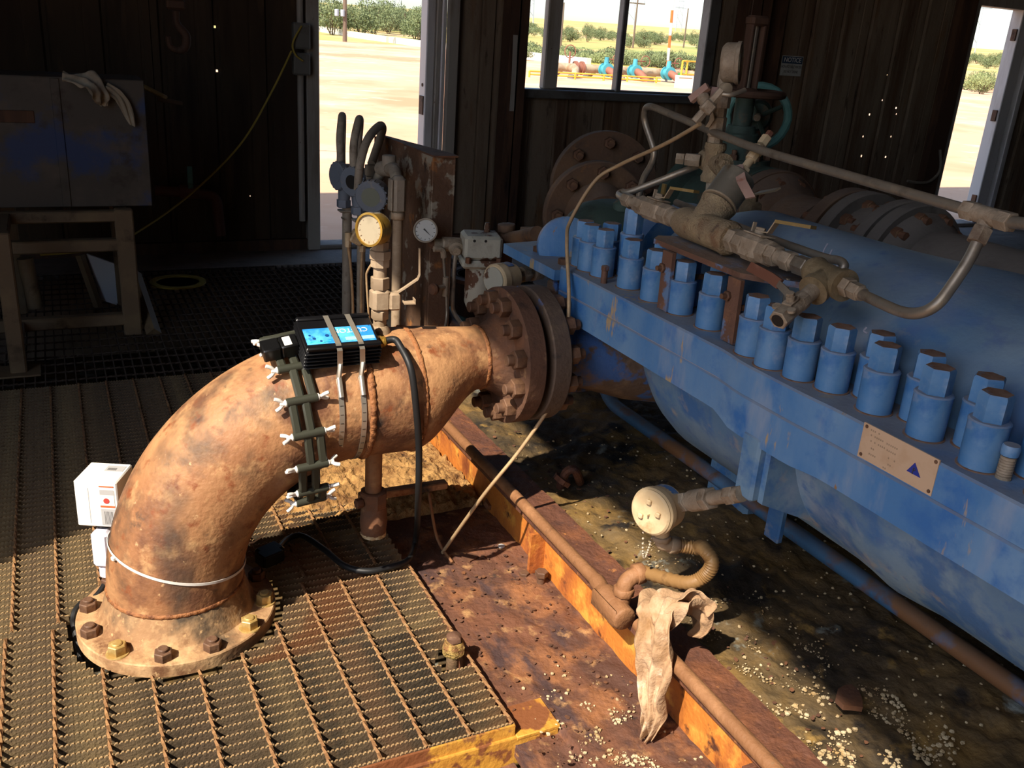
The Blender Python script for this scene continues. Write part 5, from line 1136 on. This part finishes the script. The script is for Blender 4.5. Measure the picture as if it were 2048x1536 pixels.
obj('cover_text', MB().box(hc_+hd*.0125+V((0, .0, -.004)), (.02, .004, .004), hd.to_track_quat('X', 'Z').to_matrix()), TANB, cv)
obj('label_band', MB().strip([hc_-hd*.035+(u_*math.cos(a)+v_*math.sin(a))*.0505 for a in [math.radians(q) for q in range(-122, -58, 8)]], hd, .03, .0012), M('head_label_blue', '4a6a96', [('9a9484', 30, .5, .6)], rough=.5), th)
n1 = hc_-hd*.07; n2 = V((1.20, 1.286, .583)); nd_ = (n2-n1).normalized(); NL = (n2-n1).length
for a, b, r, k in ((0, .16, .018, 'cyl'), (.14, .28, .0235, 'hex'), (.28, .33, .018, 'cyl'), (.33, .52, .0245, 'cyl'), (.52, .6, .026, 'hex'), (.6, .82, .0155, 'cyl'), (.82, .93, .0205, 'hex'), (.93, 1.0, .017, 'cyl')):
    p0, p1 = n1+nd_*NL*a, n1+nd_*NL*b; obj('nipple_fitting', MB().hexa(p0, p1, r, 6) if k == 'hex' else MB().cyl(p0, p1, r, n=20), DUSTY, th)
dnv = hc_-hd*.045+V((0, 0, -.045)); obj('conduit_hub', MB().cyl(dnv, dnv+V((.004, 0, -.028)), .020, .018, 18), TANB, th)
hp_ = dnv+V((.004, 0, -.026)); obj('conduit_elbow', MB().tube(fillet([hp_, hp_+V((.002, 0, -.028)), hp_+V((.034, -.004, -.034))], .02), .0165, 14, 0).hexa(hp_+V((0, 0, -.004)), hp_+V((.001, 0, -.016)), .023, 8).hexa(hp_+V((.024, -.002, -.033)), hp_+V((.046, -.006, -.036)), .021, 8), COND2, th, 60)
m = MB()
ch0, ch1 = hc_+hd*.006+V((0, .02, -.040)), dnv+V((-.012, .008, -.012))
chn = [lerp(ch0, ch1, k/22)+V((0, 0, -.085*math.sin(PI*(k/22)**.8))) for k in range(23)]
for c__ in chn: m.blob(c__, (.0034, .0034, .0034), 6, 4, 0)
obj('bead_chain', m, BEAD, th, 60)
fx0 = hp_+V((.046, -.006, -.036)); flex = [fx0, fx0+V((.04, -.02, -.004)), V((1.250,1.435,0.361)), V((1.250,1.396,0.348)), V((1.240,1.400,0.311)), V((1.210,1.429,0.279)), V((1.178, 1.545, .246))]
P_ = catmull([V(p) for p in flex], 14); m = MB().tube(P_, [.0152+.0022*(k % 2) for k in range(len(P_))], 16, 0)
o = obj('flexible_conduit', m, FLEX, None, 60); tag(o, 'amber ribbed flexible conduit looping from the terminal head to the skid conduit', 'conduit')
# rag hanging over the conduit
def rag(name, rows, th, mat, label, n=14, fold=.012, seed=1):
    """rows: list of (centre, half-width vector); a folded cloth lofted through them"""
    random.seed(seed); R = []
    cs = catmull([V(r[0]) for r in rows], 6); ws = catmull([V(r[1]) for r in rows], 6); vs = []; fs = []
    for i, (c, w_) in enumerate(zip(cs, ws)):
        t = (cs[min(i+1, len(cs)-1)]-cs[max(i-1, 0)]).normalized(); nn = t.cross(w_).normalized()
        for k in range(n):
            s = -1+2*k/(n-1); f = fold*noise.fractal(V((s*2.2+seed, i*.16, seed)), 1, 2, 3)*2.2+fold*.7*math.sin(s*7+i*.25)
            j = 1+.12*noise.noise(V((i*.3, s*3, seed+5)))
            vs.append(c+w_*(s*j)+nn*f)
    m = len(cs)
    for i in range(m-1):
        for k in range(n-1): fs.append((i*n+k, i*n+k+1, (i+1)*n+k+1, (i+1)*n+k))
    o = obj(name, MB().add(vs, fs), mat, None, 80); md = o.modifiers.new('thickness', 'SOLIDIFY'); md.thickness = th; md.offset = 0
    sb = o.modifiers.new('smooth', 'SUBSURF'); sb.levels = 1; sb.render_levels = 2
    return tag(o, label, 'rag')
rag('rag', [((1.210,1.346,0.253), (.0, -.030, .022)), ((1.180,1.377,0.280), (.0, -.045, .03)), ((1.130,1.394,0.287), (.0, -.055, .025)), ((1.085,1.372,0.266), (.01, -.05, .015)), ((1.075,1.343,0.229), (.015, -.05, .0)), ((1.072,1.325,0.164), (.015, -.045, .0)), ((1.070,1.316,0.091), (.012, -.032, .0)), ((1.068,1.302,0.034), (.01, -.022, 0)), ((1.066,1.307,-0.022), (.006, -.012, 0))], .003, CLOTH, 'stiff dirty tan rag hung over the skid conduit', 22, .010, 3)
rag('rag', [((1.090,1.371,0.180), (.0, -.018, .02)), ((1.120,1.351,0.285), (.0, -.035, .03)), ((1.190,1.367,0.257), (.0, -.04, .035)), ((1.210,1.349,0.224), (.0, -.03, .02)), ((1.200,1.354,0.183), (0, -.02, .01))], .003, CLOTH, 'crumpled tan rag bunched on top of the conduit beside the hanging one', 18, .014, 8)

# ---------------------------------------------------------------- instrument stand by the doorway
ist = thing('instrument_stand', 'tall rusty stand plate with flaking paint in front of the doorway', 'stand', (1.19, 3.3, 0))
obj('plate', MB().box((1.195, 3.395, .505), (.008, .63, 1.01)), STANDM, ist)
chn_ = MB(); chn_.box((1.235, 3.075, .505), (.085, .008, 1.01), None, .002); chn_.box((1.275, 3.10, .505), (.008, .06, 1.01), None, .002)
obj('channel_post', chn_, STANDM, ist); obj('rear_post', MB().box((1.195, 3.71, .5), (.02, .03, 1.0), None, .003), STANDM, ist); obj('top_cap', MB().prism([(1.19, 3.06), (1.285, 3.06), (1.285, 3.14), (1.19, 3.72)], lambda p: V((p[0], p[1], 1.008)), lambda p: V((p[0], p[1], 1.014))), RUSTD, ist)
obj('hole_ring', MB().lathe((1.19, 3.52, .93), (-1, 0, 0), [(0, .028), (.003, .028), (.003, .022), (0, .022)], 18), RUSTD, ist)
def lift(name, label, cat, loc): return thing(name, label, cat, loc)
def xmitter(c, fd, r, label, lcd=False, hole=False, stem=None):
    c = V(c); fd = V(fd).normalized(); t = thing('pressure_transmitter', label, 'transmitter', c-V((0, 0, r*2)))
    obj('housing', MB().lathe(c-fd*r*1.5, fd, [(0, r*.75), (.006, r*.85), (.02, r*.87), (r*.95, r*.9), (r*1.0, r*1.04), (r*1.45, r*1.04), (r*1.5, r*.98)], 28), XMIT, t)
    u, v, _ = frame(fd); rb = MB()
    for k in range(18): a = 2*PI*k/18; rb.box(c-fd*r*.28+(u*math.cos(a)+v*math.sin(a))*r*1.04, (r*.4, r*.12, r*.12), Matrix((fd, u*math.cos(a)+v*math.sin(a), fd.cross(u*math.cos(a)+v*math.sin(a)))).transposed())
    obj('cover_ribs', rb, XMIT, t)
    obj('window', MB().cyl(c-fd*.002, c+fd*.001, r*.62 if lcd else r*.5, n=24), LCD if lcd else (GHOLE if hole else XMIT), t)
    if stem:
        s = V(stem); obj('neck', MB().cyl(c-fd*r*.8-V((0, 0, r*.7)), s, r*.55, r*.42, 16).hexa(s+V((0, 0, .012)), s-V((0, 0, .02)), r*.55, 6), XMIT, t)
    return t
T3 = V((1.033,3.280,0.832)); T2 = V((1.019,3.480,0.855)); T1 = V((1.025,3.720,0.840))
xmitter(T3, (-.55, -.82, -.12), .057, 'blue-grey transmitter with a round display window on the stand', True, False, T3+V((.03, .03, -.11)))
xmitter(T2, (-.8, -.6, -.05), .054, 'middle blue-grey transmitter with an open dark socket', False, True, T2+V((.035, .02, -.11)))
xmitter(T1, (-.95, -.3, 0), .054, 'rearmost blue-grey transmitter on the stand', False, False, T1+V((.035, .01, -.11)))
def hose(pts, r, label):
    o = obj('conduit_hose', MB().tube(pts, r, 12, 8), COND, None, 60); return tag(o, label, 'hose')
hose([(1.045,3.740,0.851), (1.049,3.740,0.917), (1.052,3.760,0.988), (1.083,3.840,1.063), (1.125,3.980,1.025), (1.128,4.000,0.907), (1.129,4.000,0.811)], .016, 'leftmost upright grey conduit hose above the transmitters')
hose([(1.035,3.500,0.860), (1.033,3.500,0.917), (1.040,3.520,0.999), (1.083,3.600,1.075), (1.128,3.740,1.037), (1.124,3.760,0.919), (1.120,3.760,0.838)], .016, 'middle upright grey conduit hose above the transmitters')
hose([(1.003,3.340,0.849), (1.010,3.340,0.940), (1.056,3.400,1.023), (1.139,3.520,1.062), (1.166,3.560,1.043), (1.122,3.500,0.974), (1.085,3.440,0.930)], .016, 'rightmost grey conduit hose looping over to the tee')
cf = thing('conduit_tee', 'dusty conduit tee and elbow body on a tall conduit by the stand', 'conduit fitting', (1.071,3.050,0.382))
e1 = V((1.077,3.420,0.919)); e2 = V((1.108,3.300,0.932)); e3 = V((1.060,3.050,0.912))
obj('gland', MB().hexa(e1+V((0, 0, .01)), e1-V((0, 0, .03)), .024, 6).tube(fillet([e1-V((0, 0, .03)), e1-V((-.01, 0, .075)), lerp(e1, e2, .7)], .03), .020, 12, 0), COND, cf, 60)
obj('tee_body', MB().lathe(lerp(e1, e2, .5), e2-e1, [(0, .024), (.02, .028), (.09, .028), (.10, .024)], 20).cyl(e2, e2+V((0, 0, .05)), .026, n=18, bev=.003).tube(fillet([e2, lerp(e2, e3, .6)+V((0, 0, .03)), e3], .03), .022, 14, 0), COND, cf, 60)
obj('elbow_body', MB().box(e3-V((0, 0, .03)), (.05, .05, .13), None, .012).box(e3-V((.028, 0, .03)), (.008, .04, .11), None, .003), COND, cf)
lo = V((1.065,3.050,0.382)); obj('riser_pipe', MB().cyl(e3-V((0, 0, .08)), (lo.x, lo.y, 0), .018, n=18).hexa(e3-V((0, 0, .09)), e3-V((0, 0, .115)), .026, 8), COND2, cf, 60)
def standpipe(px, y, ztop, r, mat, label, collar=True):
    p = V(px); t = thing('stand_pipe', label, 'pipe', (p.x, p.y, 0)); obj('pipe', MB().cyl((p.x, p.y, 0), (p.x, p.y, ztop), r, n=16), mat, t, 60)
    if collar: obj('sleeve', MB().lathe((p.x, p.y, 0), (0, 0, 1), [(0, r*2.0), (.10, r*1.9), (.16, r*1.5), (.2, r*1.3), (.24, r)], 16), RUSTD, t); obj('bracket', MB().box((p.x+.03, p.y, ztop-.02), (.13, .05, .008), None, .002), COND, t); obj('u_bolt', MB().tube(fillet([(p.x-.02, p.y-.03, ztop-.05), (p.x-.02, p.y+.02, ztop-.05), (p.x+.02, p.y+.02, ztop-.05), (p.x+.02, p.y-.03, ztop-.05)], .015), .004, 8, 0), STEEL, t)
    return t
standpipe((1.077,3.740,0.527), 3.74, V((1.072,3.740,0.714)).z, .020, COND, 'left grey stand pipe under the rearmost transmitter')
standpipe((1.066,3.500,0.583), 3.5, V((1.060,3.500,0.723)).z, .017, COND, 'second grey stand pipe under the middle transmitter')
o = thing('tubing_manifold', 'cream valve manifold with small fittings under the display transmitter', 'manifold', (0.989,3.300,0.674))
p_ = V((0.989,3.300,0.680)); obj('block', MB().box(p_, (.05, .035, .05), Matrix.Rotation(.5, 3, 'Y'), .005).cyl(p_+V((-.035, 0, .02)), p_+V((-.035, 0, -.01)), .012, n=12).cyl(p_+V((.03, -.01, .03)), p_+V((.035, -.01, .07)), .016, n=12), TANB, o); obj('nut', MB().hexa(p_+V((-.035, 0, -.01)), p_+V((-.035, 0, -.035)), .012, 6), TANB, o); obj('nut', MB().hexa(p_+V((.02, 0, -.03)), p_+V((.02, 0, -.055)), .013, 6), TANB, o)
def tub(pts, r, mat, label, k=6): o = obj('metal_tube', MB().tube(pts, r, 10, k), mat, None, 60); return tag(o, label, 'tube')
tub([p_+V((-.035, 0, -.03)), (0.966,3.300,0.556), (0.975,3.300,0.375), (V((0.975,3.300,0.375)).x, 3.3, 0)], .0055, TUBEL, 'left thin cream tube dropping from the tubing manifold')
tub([p_+V((.02, 0, -.05)), (1.006,3.300,0.516), (1.007,3.300,0.372), (V((1.007,3.300,0.372)).x, 3.3, 0)], .0058, TUBEL, 'right thin cream tube dropping from the tubing manifold')
g2_ = thing('pressure_gauge', 'dark-rimmed white dial gauge on the near edge of the stand', 'gauge', (1.141,2.980,0.727))
gauge(g2_, V((1.138,2.980,0.770)), (-.40, -.88, .18), .040, .05, COND, GDIALW, 2.4); q_ = V((1.168,3.000,0.713)); obj('pipe_neck', MB().tube(fillet([V((1.179,3.030,0.742)), q_, V((1.250,3.000,0.710))], .02), .016, 14, 0), RUSTD, g2_)
tf = thing('sample_tee', 'dusty tee and cross fittings between the dial gauge and the white regulator', 'tee fitting', (1.241,3.000,0.711)); w0 = V((1.218,3.000,0.715)); w1 = V((1.289,3.000,0.709))
obj('run', MB().lathe(w0-(w1-w0)*.6, w1-w0, [(0, .020), (.03, .020), (.035, .026), (.11, .026), (.115, .022)], 18), DUSTY, tf); obj('nose', MB().lathe(V((1.258,2.990,0.709)), (-.3, -1, -.2), [(0, .028), (.03, .026), (.035, .018), (.05, .014)], 18), DUSTY, tf); obj('side_elbow', MB().tube(fillet([V((1.164,2.960,0.708)), V((1.198,2.960,0.707)), V((1.203,2.960,0.676))], .015), .011, 10, 0), DUSTY, tf)
tub([(1.201,2.960,0.682), (1.208,2.960,0.622), (1.216,2.950,0.523), (1.215,2.940,0.460), (1.191,2.900,0.413), (1.189,2.900,0.371)], .0052, STEEL, 'thin bent tube with a small valve below the sample tee')
tub([(1.254,2.970,0.699), (1.249,2.970,0.645), (1.248,2.970,0.515), (1.256,2.970,0.468), (1.261,2.900,0.441)], .008, STEEL, 'thicker tube falling from the sample tee to the pump flange')
sv2 = thing('sample_valve', 'tiny valve with a round dark knob on the thin tube', 'valve', (1.208,2.950,0.570)); s_ = V((1.210,2.950,0.573)); obj('body', MB().cyl(s_+V((0, 0, .035)), s_-V((0, 0, .035)), .011, n=12).cyl(s_, s_+V((-.045, -.02, 0)), .009, n=10), DUSTY, sv2); obj('knob', MB().lathe(s_+V((-.045, -.02, 0)), (-.9, -.4, 0), [(0, .018), (.012, .022), (.02, .018)], 14), RUSTD, sv2)
rg = thing('white_regulator', 'white rust-flaked regulator with a square head on a round body', 'regulator', (1.348,2.950,0.515))
r0 = V((1.339,2.950,0.719)); RR = Matrix.Rotation(-.25, 3, 'Z')
obj('head', MB().box(r0, (.135, .13, .085), RR, .010), WHRU, rg); obj('skirt', MB().box(r0-V((0, 0, .058)), (.15, .14, .028), RR, .008), WHRU, rg); obj('barrel', MB().lathe(r0-V((0, 0, .07)), (0, 0, -1), [(0, .052), (.14, .050), (.16, .042), (.165, .03)], 28), WHRU, rg)
obj('top_bolt', MB().cyl(r0+V((.03, .02, .04)), r0+V((.03, .02, .066)), .011, n=10).hexa(r0+V((.03, .02, .055)), r0+V((.03, .02, .075)), .009, 6), WHRU, rg)
for s in (-1, 1): obj('clamp_bolt', MB().hexa(r0+RR@V((.055*s, -.072, -.05)), r0+RR@V((.055*s, -.072, -.03)), .010, 6), RUSTD, rg); obj('vent_hole', MB().cyl(r0+RR@V((.02*s-.015, -.0655, .028)), r0+RR@V((.02*s-.015, -.0665, .028)), .005, n=10), GHOLE, rg)
rp = thing('vent_pipe', 'rust-brown pipe elbows between the white regulator and the blue pump end', 'pipe', (1.478,3.000,0.570))
obj('elbow', MB().tube(fillet([r0+V((.06, .02, .01)), V((1.463,3.000,0.703)), V((1.460,3.000,0.768))], .03), .024, 14, 0).hexa(V((1.461,3.000,0.755)), V((1.459,3.000,0.781)), .034, 8), BIGRUST, rp, 60); obj('run', MB().tube(fillet([V((1.461,3.000,0.722)), V((1.467,2.900,0.751)), V((1.457,2.750,0.798))], .03), .028, 14, 0).lathe(V((1.471,2.900,0.755)), (.8, -.5, .1), [(0, .036), (.05, .036)], 14), BIGRUST, rp, 60); obj('drop', MB().cyl(V((1.463,3.000,0.703)), (V((1.463,3.000,0.703)).x, 3.0, .1), .026, n=14), BIGRUST, rp, 60)
xm = thing('seal_transmitter', 'dusty round transmitter lying sideways behind the pump flange', 'transmitter', (1.190,2.450,0.729)); x_ = V((1.162,2.450,0.730)); xd = V((-.93, -.36, 0)).normalized()
obj('housing', MB().lathe(x_-xd*.09, xd, [(0, .028), (.01, .042), (.06, .046), (.062, .049), (.085, .049), (.09, .045)], 26), TANB, xm); obj('face', MB().cyl(x_, x_+xd*.004, .040, n=24), WHRU, xm)
for a, b, r in ((.09, .12, .020), (.12, .15, .026), (.15, .17, .018), (.17, .21, .028)): obj('nipple', MB().hexa(x_-xd*a, x_-xd*b, r, 8), DUSTY, xm)
obj('label_band', MB().strip([x_-xd*.05+(frame(xd)[0]*math.cos(a)+frame(xd)[1]*math.sin(a))*.0465 for a in [math.radians(q) for q in range(-118, -60, 8)]], xd, .025, .0012), M('seal_label', '54668a', [('8f8a80', 30, .5, .6)], rough=.5), xm)
sr = thing('sump_pipe', 'dark open sump pipe with a pale green base ring behind the stand', 'pipe', (2.019,4.452,0.050)); s0 = V((1.998,4.357,0.050))
obj('wall', MB().lathe((s0.x, s0.y, -.1), (0, 0, 1), [(0, .15), (.32, .15), (.32, .135), (.0, .135)], 36), COLM, sr); obj('rim', MB().lathe((s0.x, s0.y, .2), (0, 0, 1), [(0, .19), (.02, .19), (.02, .14), (0, .14)], 36), RUSTD, sr); obj('base_ring', MB().lathe((s0.x, s0.y, -.02), (0, 0, 1), [(0, .18), (.035, .18), (.035, .15), (0, .15)], 36), TEALD, sr)
hs = obj('rust_hose', MB().tube([(1.309,3.250,0.513), (1.311,3.220,0.421), (1.307,3.100,0.376), (1.283,2.900,0.406)], .022, 12, 8), RUSTD, None, 60); tag(hs, 'rusty curved hose behind the thin sample tubes', 'hose')

# ---------------------------------------------------------------- wall fittings
sg = thing('notice_sign', 'small NOTICE sign about non-potable water on the back wall', 'sign', (5.34, 6.0, 1.26))
sx, sy, sz = 5.340, 6.005, 1.338
SR_ = Matrix.Rotation(.0, 3, 'Y')
obj('board', MB().box((sx, sy, sz), (.216, .003, .15)), SIGNW, sg); hb = obj('header_band', MB().box((sx, sy-.002, sz+.043), (.206, .002, .052)), SIGNB, sg)
TX = Matrix.Rotation(PI/2, 4, 'X')
text('lettering', 'NOTICE', .048, T(sx, sy-.0035, sz+.043)@TX, WHL, sg); text('lettering', 'NON-POTABLE WATER', .0225, T(sx, sy-.002, sz-.008)@TX@Matrix.Diagonal((.88, 1.25, 1, 1)), INK, sg); text('lettering', 'DO NOT DRINK', .0235, T(sx, sy-.002, sz-.045)@TX@Matrix.Diagonal((.85, 1.2, 1, 1)), INK, sg)
o = obj('torn_trim_strip', MB().strip([(2.815,5.840,1.421), (2.821,5.840,1.202), (2.822,5.840,0.938)], (1, 0, 0), .032, .004), TRIM); tag(o, 'torn pale trim strip on the column left of the window', 'trim')
eb = thing('switch_box', 'pair of grey electrical boxes on a conduit beside the doorway', 'electrical box', (1.414,5.930,1.074))
b1 = V((1.415,5.920,1.329)); b2 = V((1.413,5.920,1.168))
for b, h in ((b1, .15), (b2, .13)): bb = obj('box', MB().box(b, (.10, .07, h), None, .008), BOXG, eb); obj('cover_plate', MB().box(b+V((0, -.037, 0)), (.09, .004, h-.02), None, .002), BOXG, bb)
obj('conduit', MB().cyl((b2.x, 5.94, b2.z), (b2.x-.0, 5.94, .2), .02, n=12).cyl((b1.x, 5.94, b1.z), (b1.x, 5.94, 2.4), .02, n=12), TRIM, eb)
o = obj('yellow_rope', MB().tube([(1.410,5.880,1.386), (1.352,5.860,1.290), (1.363,5.860,1.226), (1.411,5.860,1.188)], .006, 8, 8), ROPE); tag(o, 'yellow cord loop hanging on the switch boxes', 'cord')
o = obj('yellow_rope', MB().tube([(1.343,5.860,1.242), (1.196,5.800,0.989), (0.996,5.720,0.705), (0.701,5.620,0.445), (0.405,5.300,0.315), (0.186,5.000,0.281), (-0.109,4.900,0.277)], .006, 8, 8), ROPE); tag(o, 'long yellow cord slanting down from the switch boxes across the dark wall', 'cord')
hk = thing('crane_hook', 'dark crane hook hanging near the ceiling at the left', 'hook', (0.611,5.200,1.296)); h_ = V((0.618,5.200,1.421))
obj('block', MB().box(h_+V((0, 0, .03)), (.09, .06, .05), None, .01).cyl(h_+V((0, 0, .05)), h_+V((0, 0, .4)), .02, n=10), COLM, hk); obj('hook', MB().tube([h_, h_+V((0, 0, -.06)), h_+V((.04, 0, -.11)), h_+V((.035, 0, -.165)), h_+V((0, 0, -.185)), h_+V((-.04, 0, -.165)), h_+V((-.045, 0, -.12))], [.018, .02, .022, .022, .018, .013, .007], 12, 6), COLM, hk)
wp = thing('wall_pipe', 'dark red-brown pipe with a teal valve lever turning down at the wall', 'pipe', (0.856,5.800,0.153))
obj('pipe', MB().tube(fillet([(0.513,5.800,0.430), (0.751,5.800,0.404), (0.858,5.800,0.391), (0.873,5.800,0.152)], .06), .033, 14, 0), REDPIPE, wp, 60); wv = V((0.709,5.800,0.417)); obj('valve', MB().hexa(wv-V((.06, 0, 0)), wv+V((.05, 0, -.005)), .045, 8), REDPIPE, wp); obj('lever', MB().box(V((0.710,5.770,0.507)), (.03, .012, .13), None, .003), TEALD, wp)
o = obj('yellow_brush', MB().box(V((0.472,5.000,1.044)), (.125, .03, .022), Matrix.Rotation(.45, 3, 'Y'), .006), YELG); tag(o, 'yellow wooden brush handle at the sheet panel corner', 'brush')
o = obj('brush_head', MB().box(V((0.541,5.000,1.002)), (.12, .03, .02), Matrix.Rotation(.15, 3, 'Y'), .004), BARK); tag(o, 'dark bristly brush head beyond the yellow handle', 'brush')
# ---------------------------------------------------------------- sheet panel and stand at the left
tb = thing('steel_bench', 'tan-painted square-tube steel bench frame at the left', 'bench', (.0, 4.3, 0))
fy_ = 4.45
def beam(a, b, s, nm='rail'): c = lerp(a, b, .5); d = V(b)-V(a); obj(nm, MB().box(c, (abs(d.x)+s, abs(d.y)+s, abs(d.z)+s), None, .006), FRAMEY, tb)
beam((-.5, fy_, .55), (.235, fy_, .55), .05); beam((-.5, fy_, .42), (.235, fy_, .42), .055); beam((.262, fy_, .02), (.245, fy_, .55), .061, 'leg'); beam((-.5, fy_, .07), (.25, fy_, .07), .055)
beam((-.215, 4.02, .0), (-.215, 4.02, .55), .061, 'leg'); beam((-.215, 4.02, .55), (-.215, 4.45, .55), .045); beam((-.215, 4.04, .07), (-.215, 4.45, .07), .045); beam((-.22, 4.9, .02), (-.22, 4.9, .55), .061, 'leg'); beam((.25, 4.45, .55), (.25, 4.95, .55), .045); beam((.25, 4.95, .02), (.25, 4.95, .55), .061, 'leg')
obj('foot', MB().box((-.215, 4.02, .004), (.16, .14, .008), None, .002), FRAMEY, tb); obj('gusset', MB().cyl((-.15, 4.75, .06), (-.17, 4.75, .3), .035, n=12), FRAMEY, tb)
pn = thing('sheet_panel', 'blue-stained grey sheet-metal cabinet standing on the tan bench', 'cabinet', (-.1, 4.6, .58))
obj('sheet', MB().box((-.1, 4.50, .855), (.965, .012, .545), None, .003), SHEETB, pn); obj('side', MB().box((.378, 4.66, .855), (.008, .30, .54), None, .002), SHEETB, pn); obj('lid', MB().box((-.1, 4.65, 1.126), (.965, .31, .008), None, .002), SHEETB, pn); obj('back', MB().box((-.1, 4.80, .855), (.965, .008, .54), None, .002), SHEETB, pn)
[obj('seam', MB().box((x_q, 4.491, .855), (.035, .006, .54), None, .002), SHEETB, pn) for x_q in (.03, -.38)]; obj('slot', MB().box((-.17, 4.492, .965), (.22, .006, .05), None, .002), COLM, pn)
rag('rag', [((0.062,4.420,1.133), (.0, .03, .012)), ((0.127,4.420,1.122), (.01, .05, .02)), ((0.183,4.420,1.109), (.02, .06, .03)), ((0.209,4.430,1.058), (.03, .02, .02)), ((0.211,4.450,1.021), (.008, .004, .004))], .003, CLOTHD, 'pale rag draped on top of the sheet cabinet', 14, .012, 4)
rag('rag', [((0.223,4.460,1.097), (.012, .01, .02)), ((0.270,4.460,1.068), (.018, .0, .014)), ((0.300,4.460,1.017), (.024, .0, .006)), ((0.321,4.460,0.940), (.014, .0, -.006))], .002, CLOTHD, 'narrow pale cloth strip hanging down the sheet cabinet', 10, .006, 6)
# leaning things and ring on the floor
wb = thing('white_board', 'white board on a wooden leg leaning under the bench', 'board', (0.155,4.669,-0.000)); bb = [(0.097,4.950,0.262), (0.237,4.950,0.200), (0.225,4.950,-0.015), (0.145,4.950,0.022)]
obj('board', MB().prism([0, 1, 2, 3], lambda k: V(bb[k]), lambda k: V(bb[k])+V((.004, .012, 0))), WBOARD, wb); obj('leg', MB().tube([(0.067,4.930,0.263), (0.140,4.900,-0.061)], .022, 4, 0), FRAMEY, wb)
o = obj('wooden_prop', MB().tube([(0.300,4.800,0.189), (V((0.341,4.400,0.000)).x, V((0.341,4.400,0.000)).y, .0)], .034, 4, 0), FRAMEY); tag(o, 'square wooden prop leaning against the bench', 'prop')
rc = V((0.555,5.289,0.000)); o = obj('yellow_ring', MB().lathe((rc.x, rc.y, .003), (0, 0, 1), [(0, .15), (.008, .15), (.008, .115), (0, .115)], 40), ROPE); tag(o, 'flat yellow ring lying on the far grating', 'ring')
o = obj('hose_coil', MB().tube([(7.102,5.900,0.719), (7.160,5.900,0.543), (7.064,5.900,0.446), (6.887,5.880,0.436), (6.759,5.880,0.450)], .012, 8, 8), COND); tag(o, 'grey cable drooping on the wall beside the right doorway', 'cable')
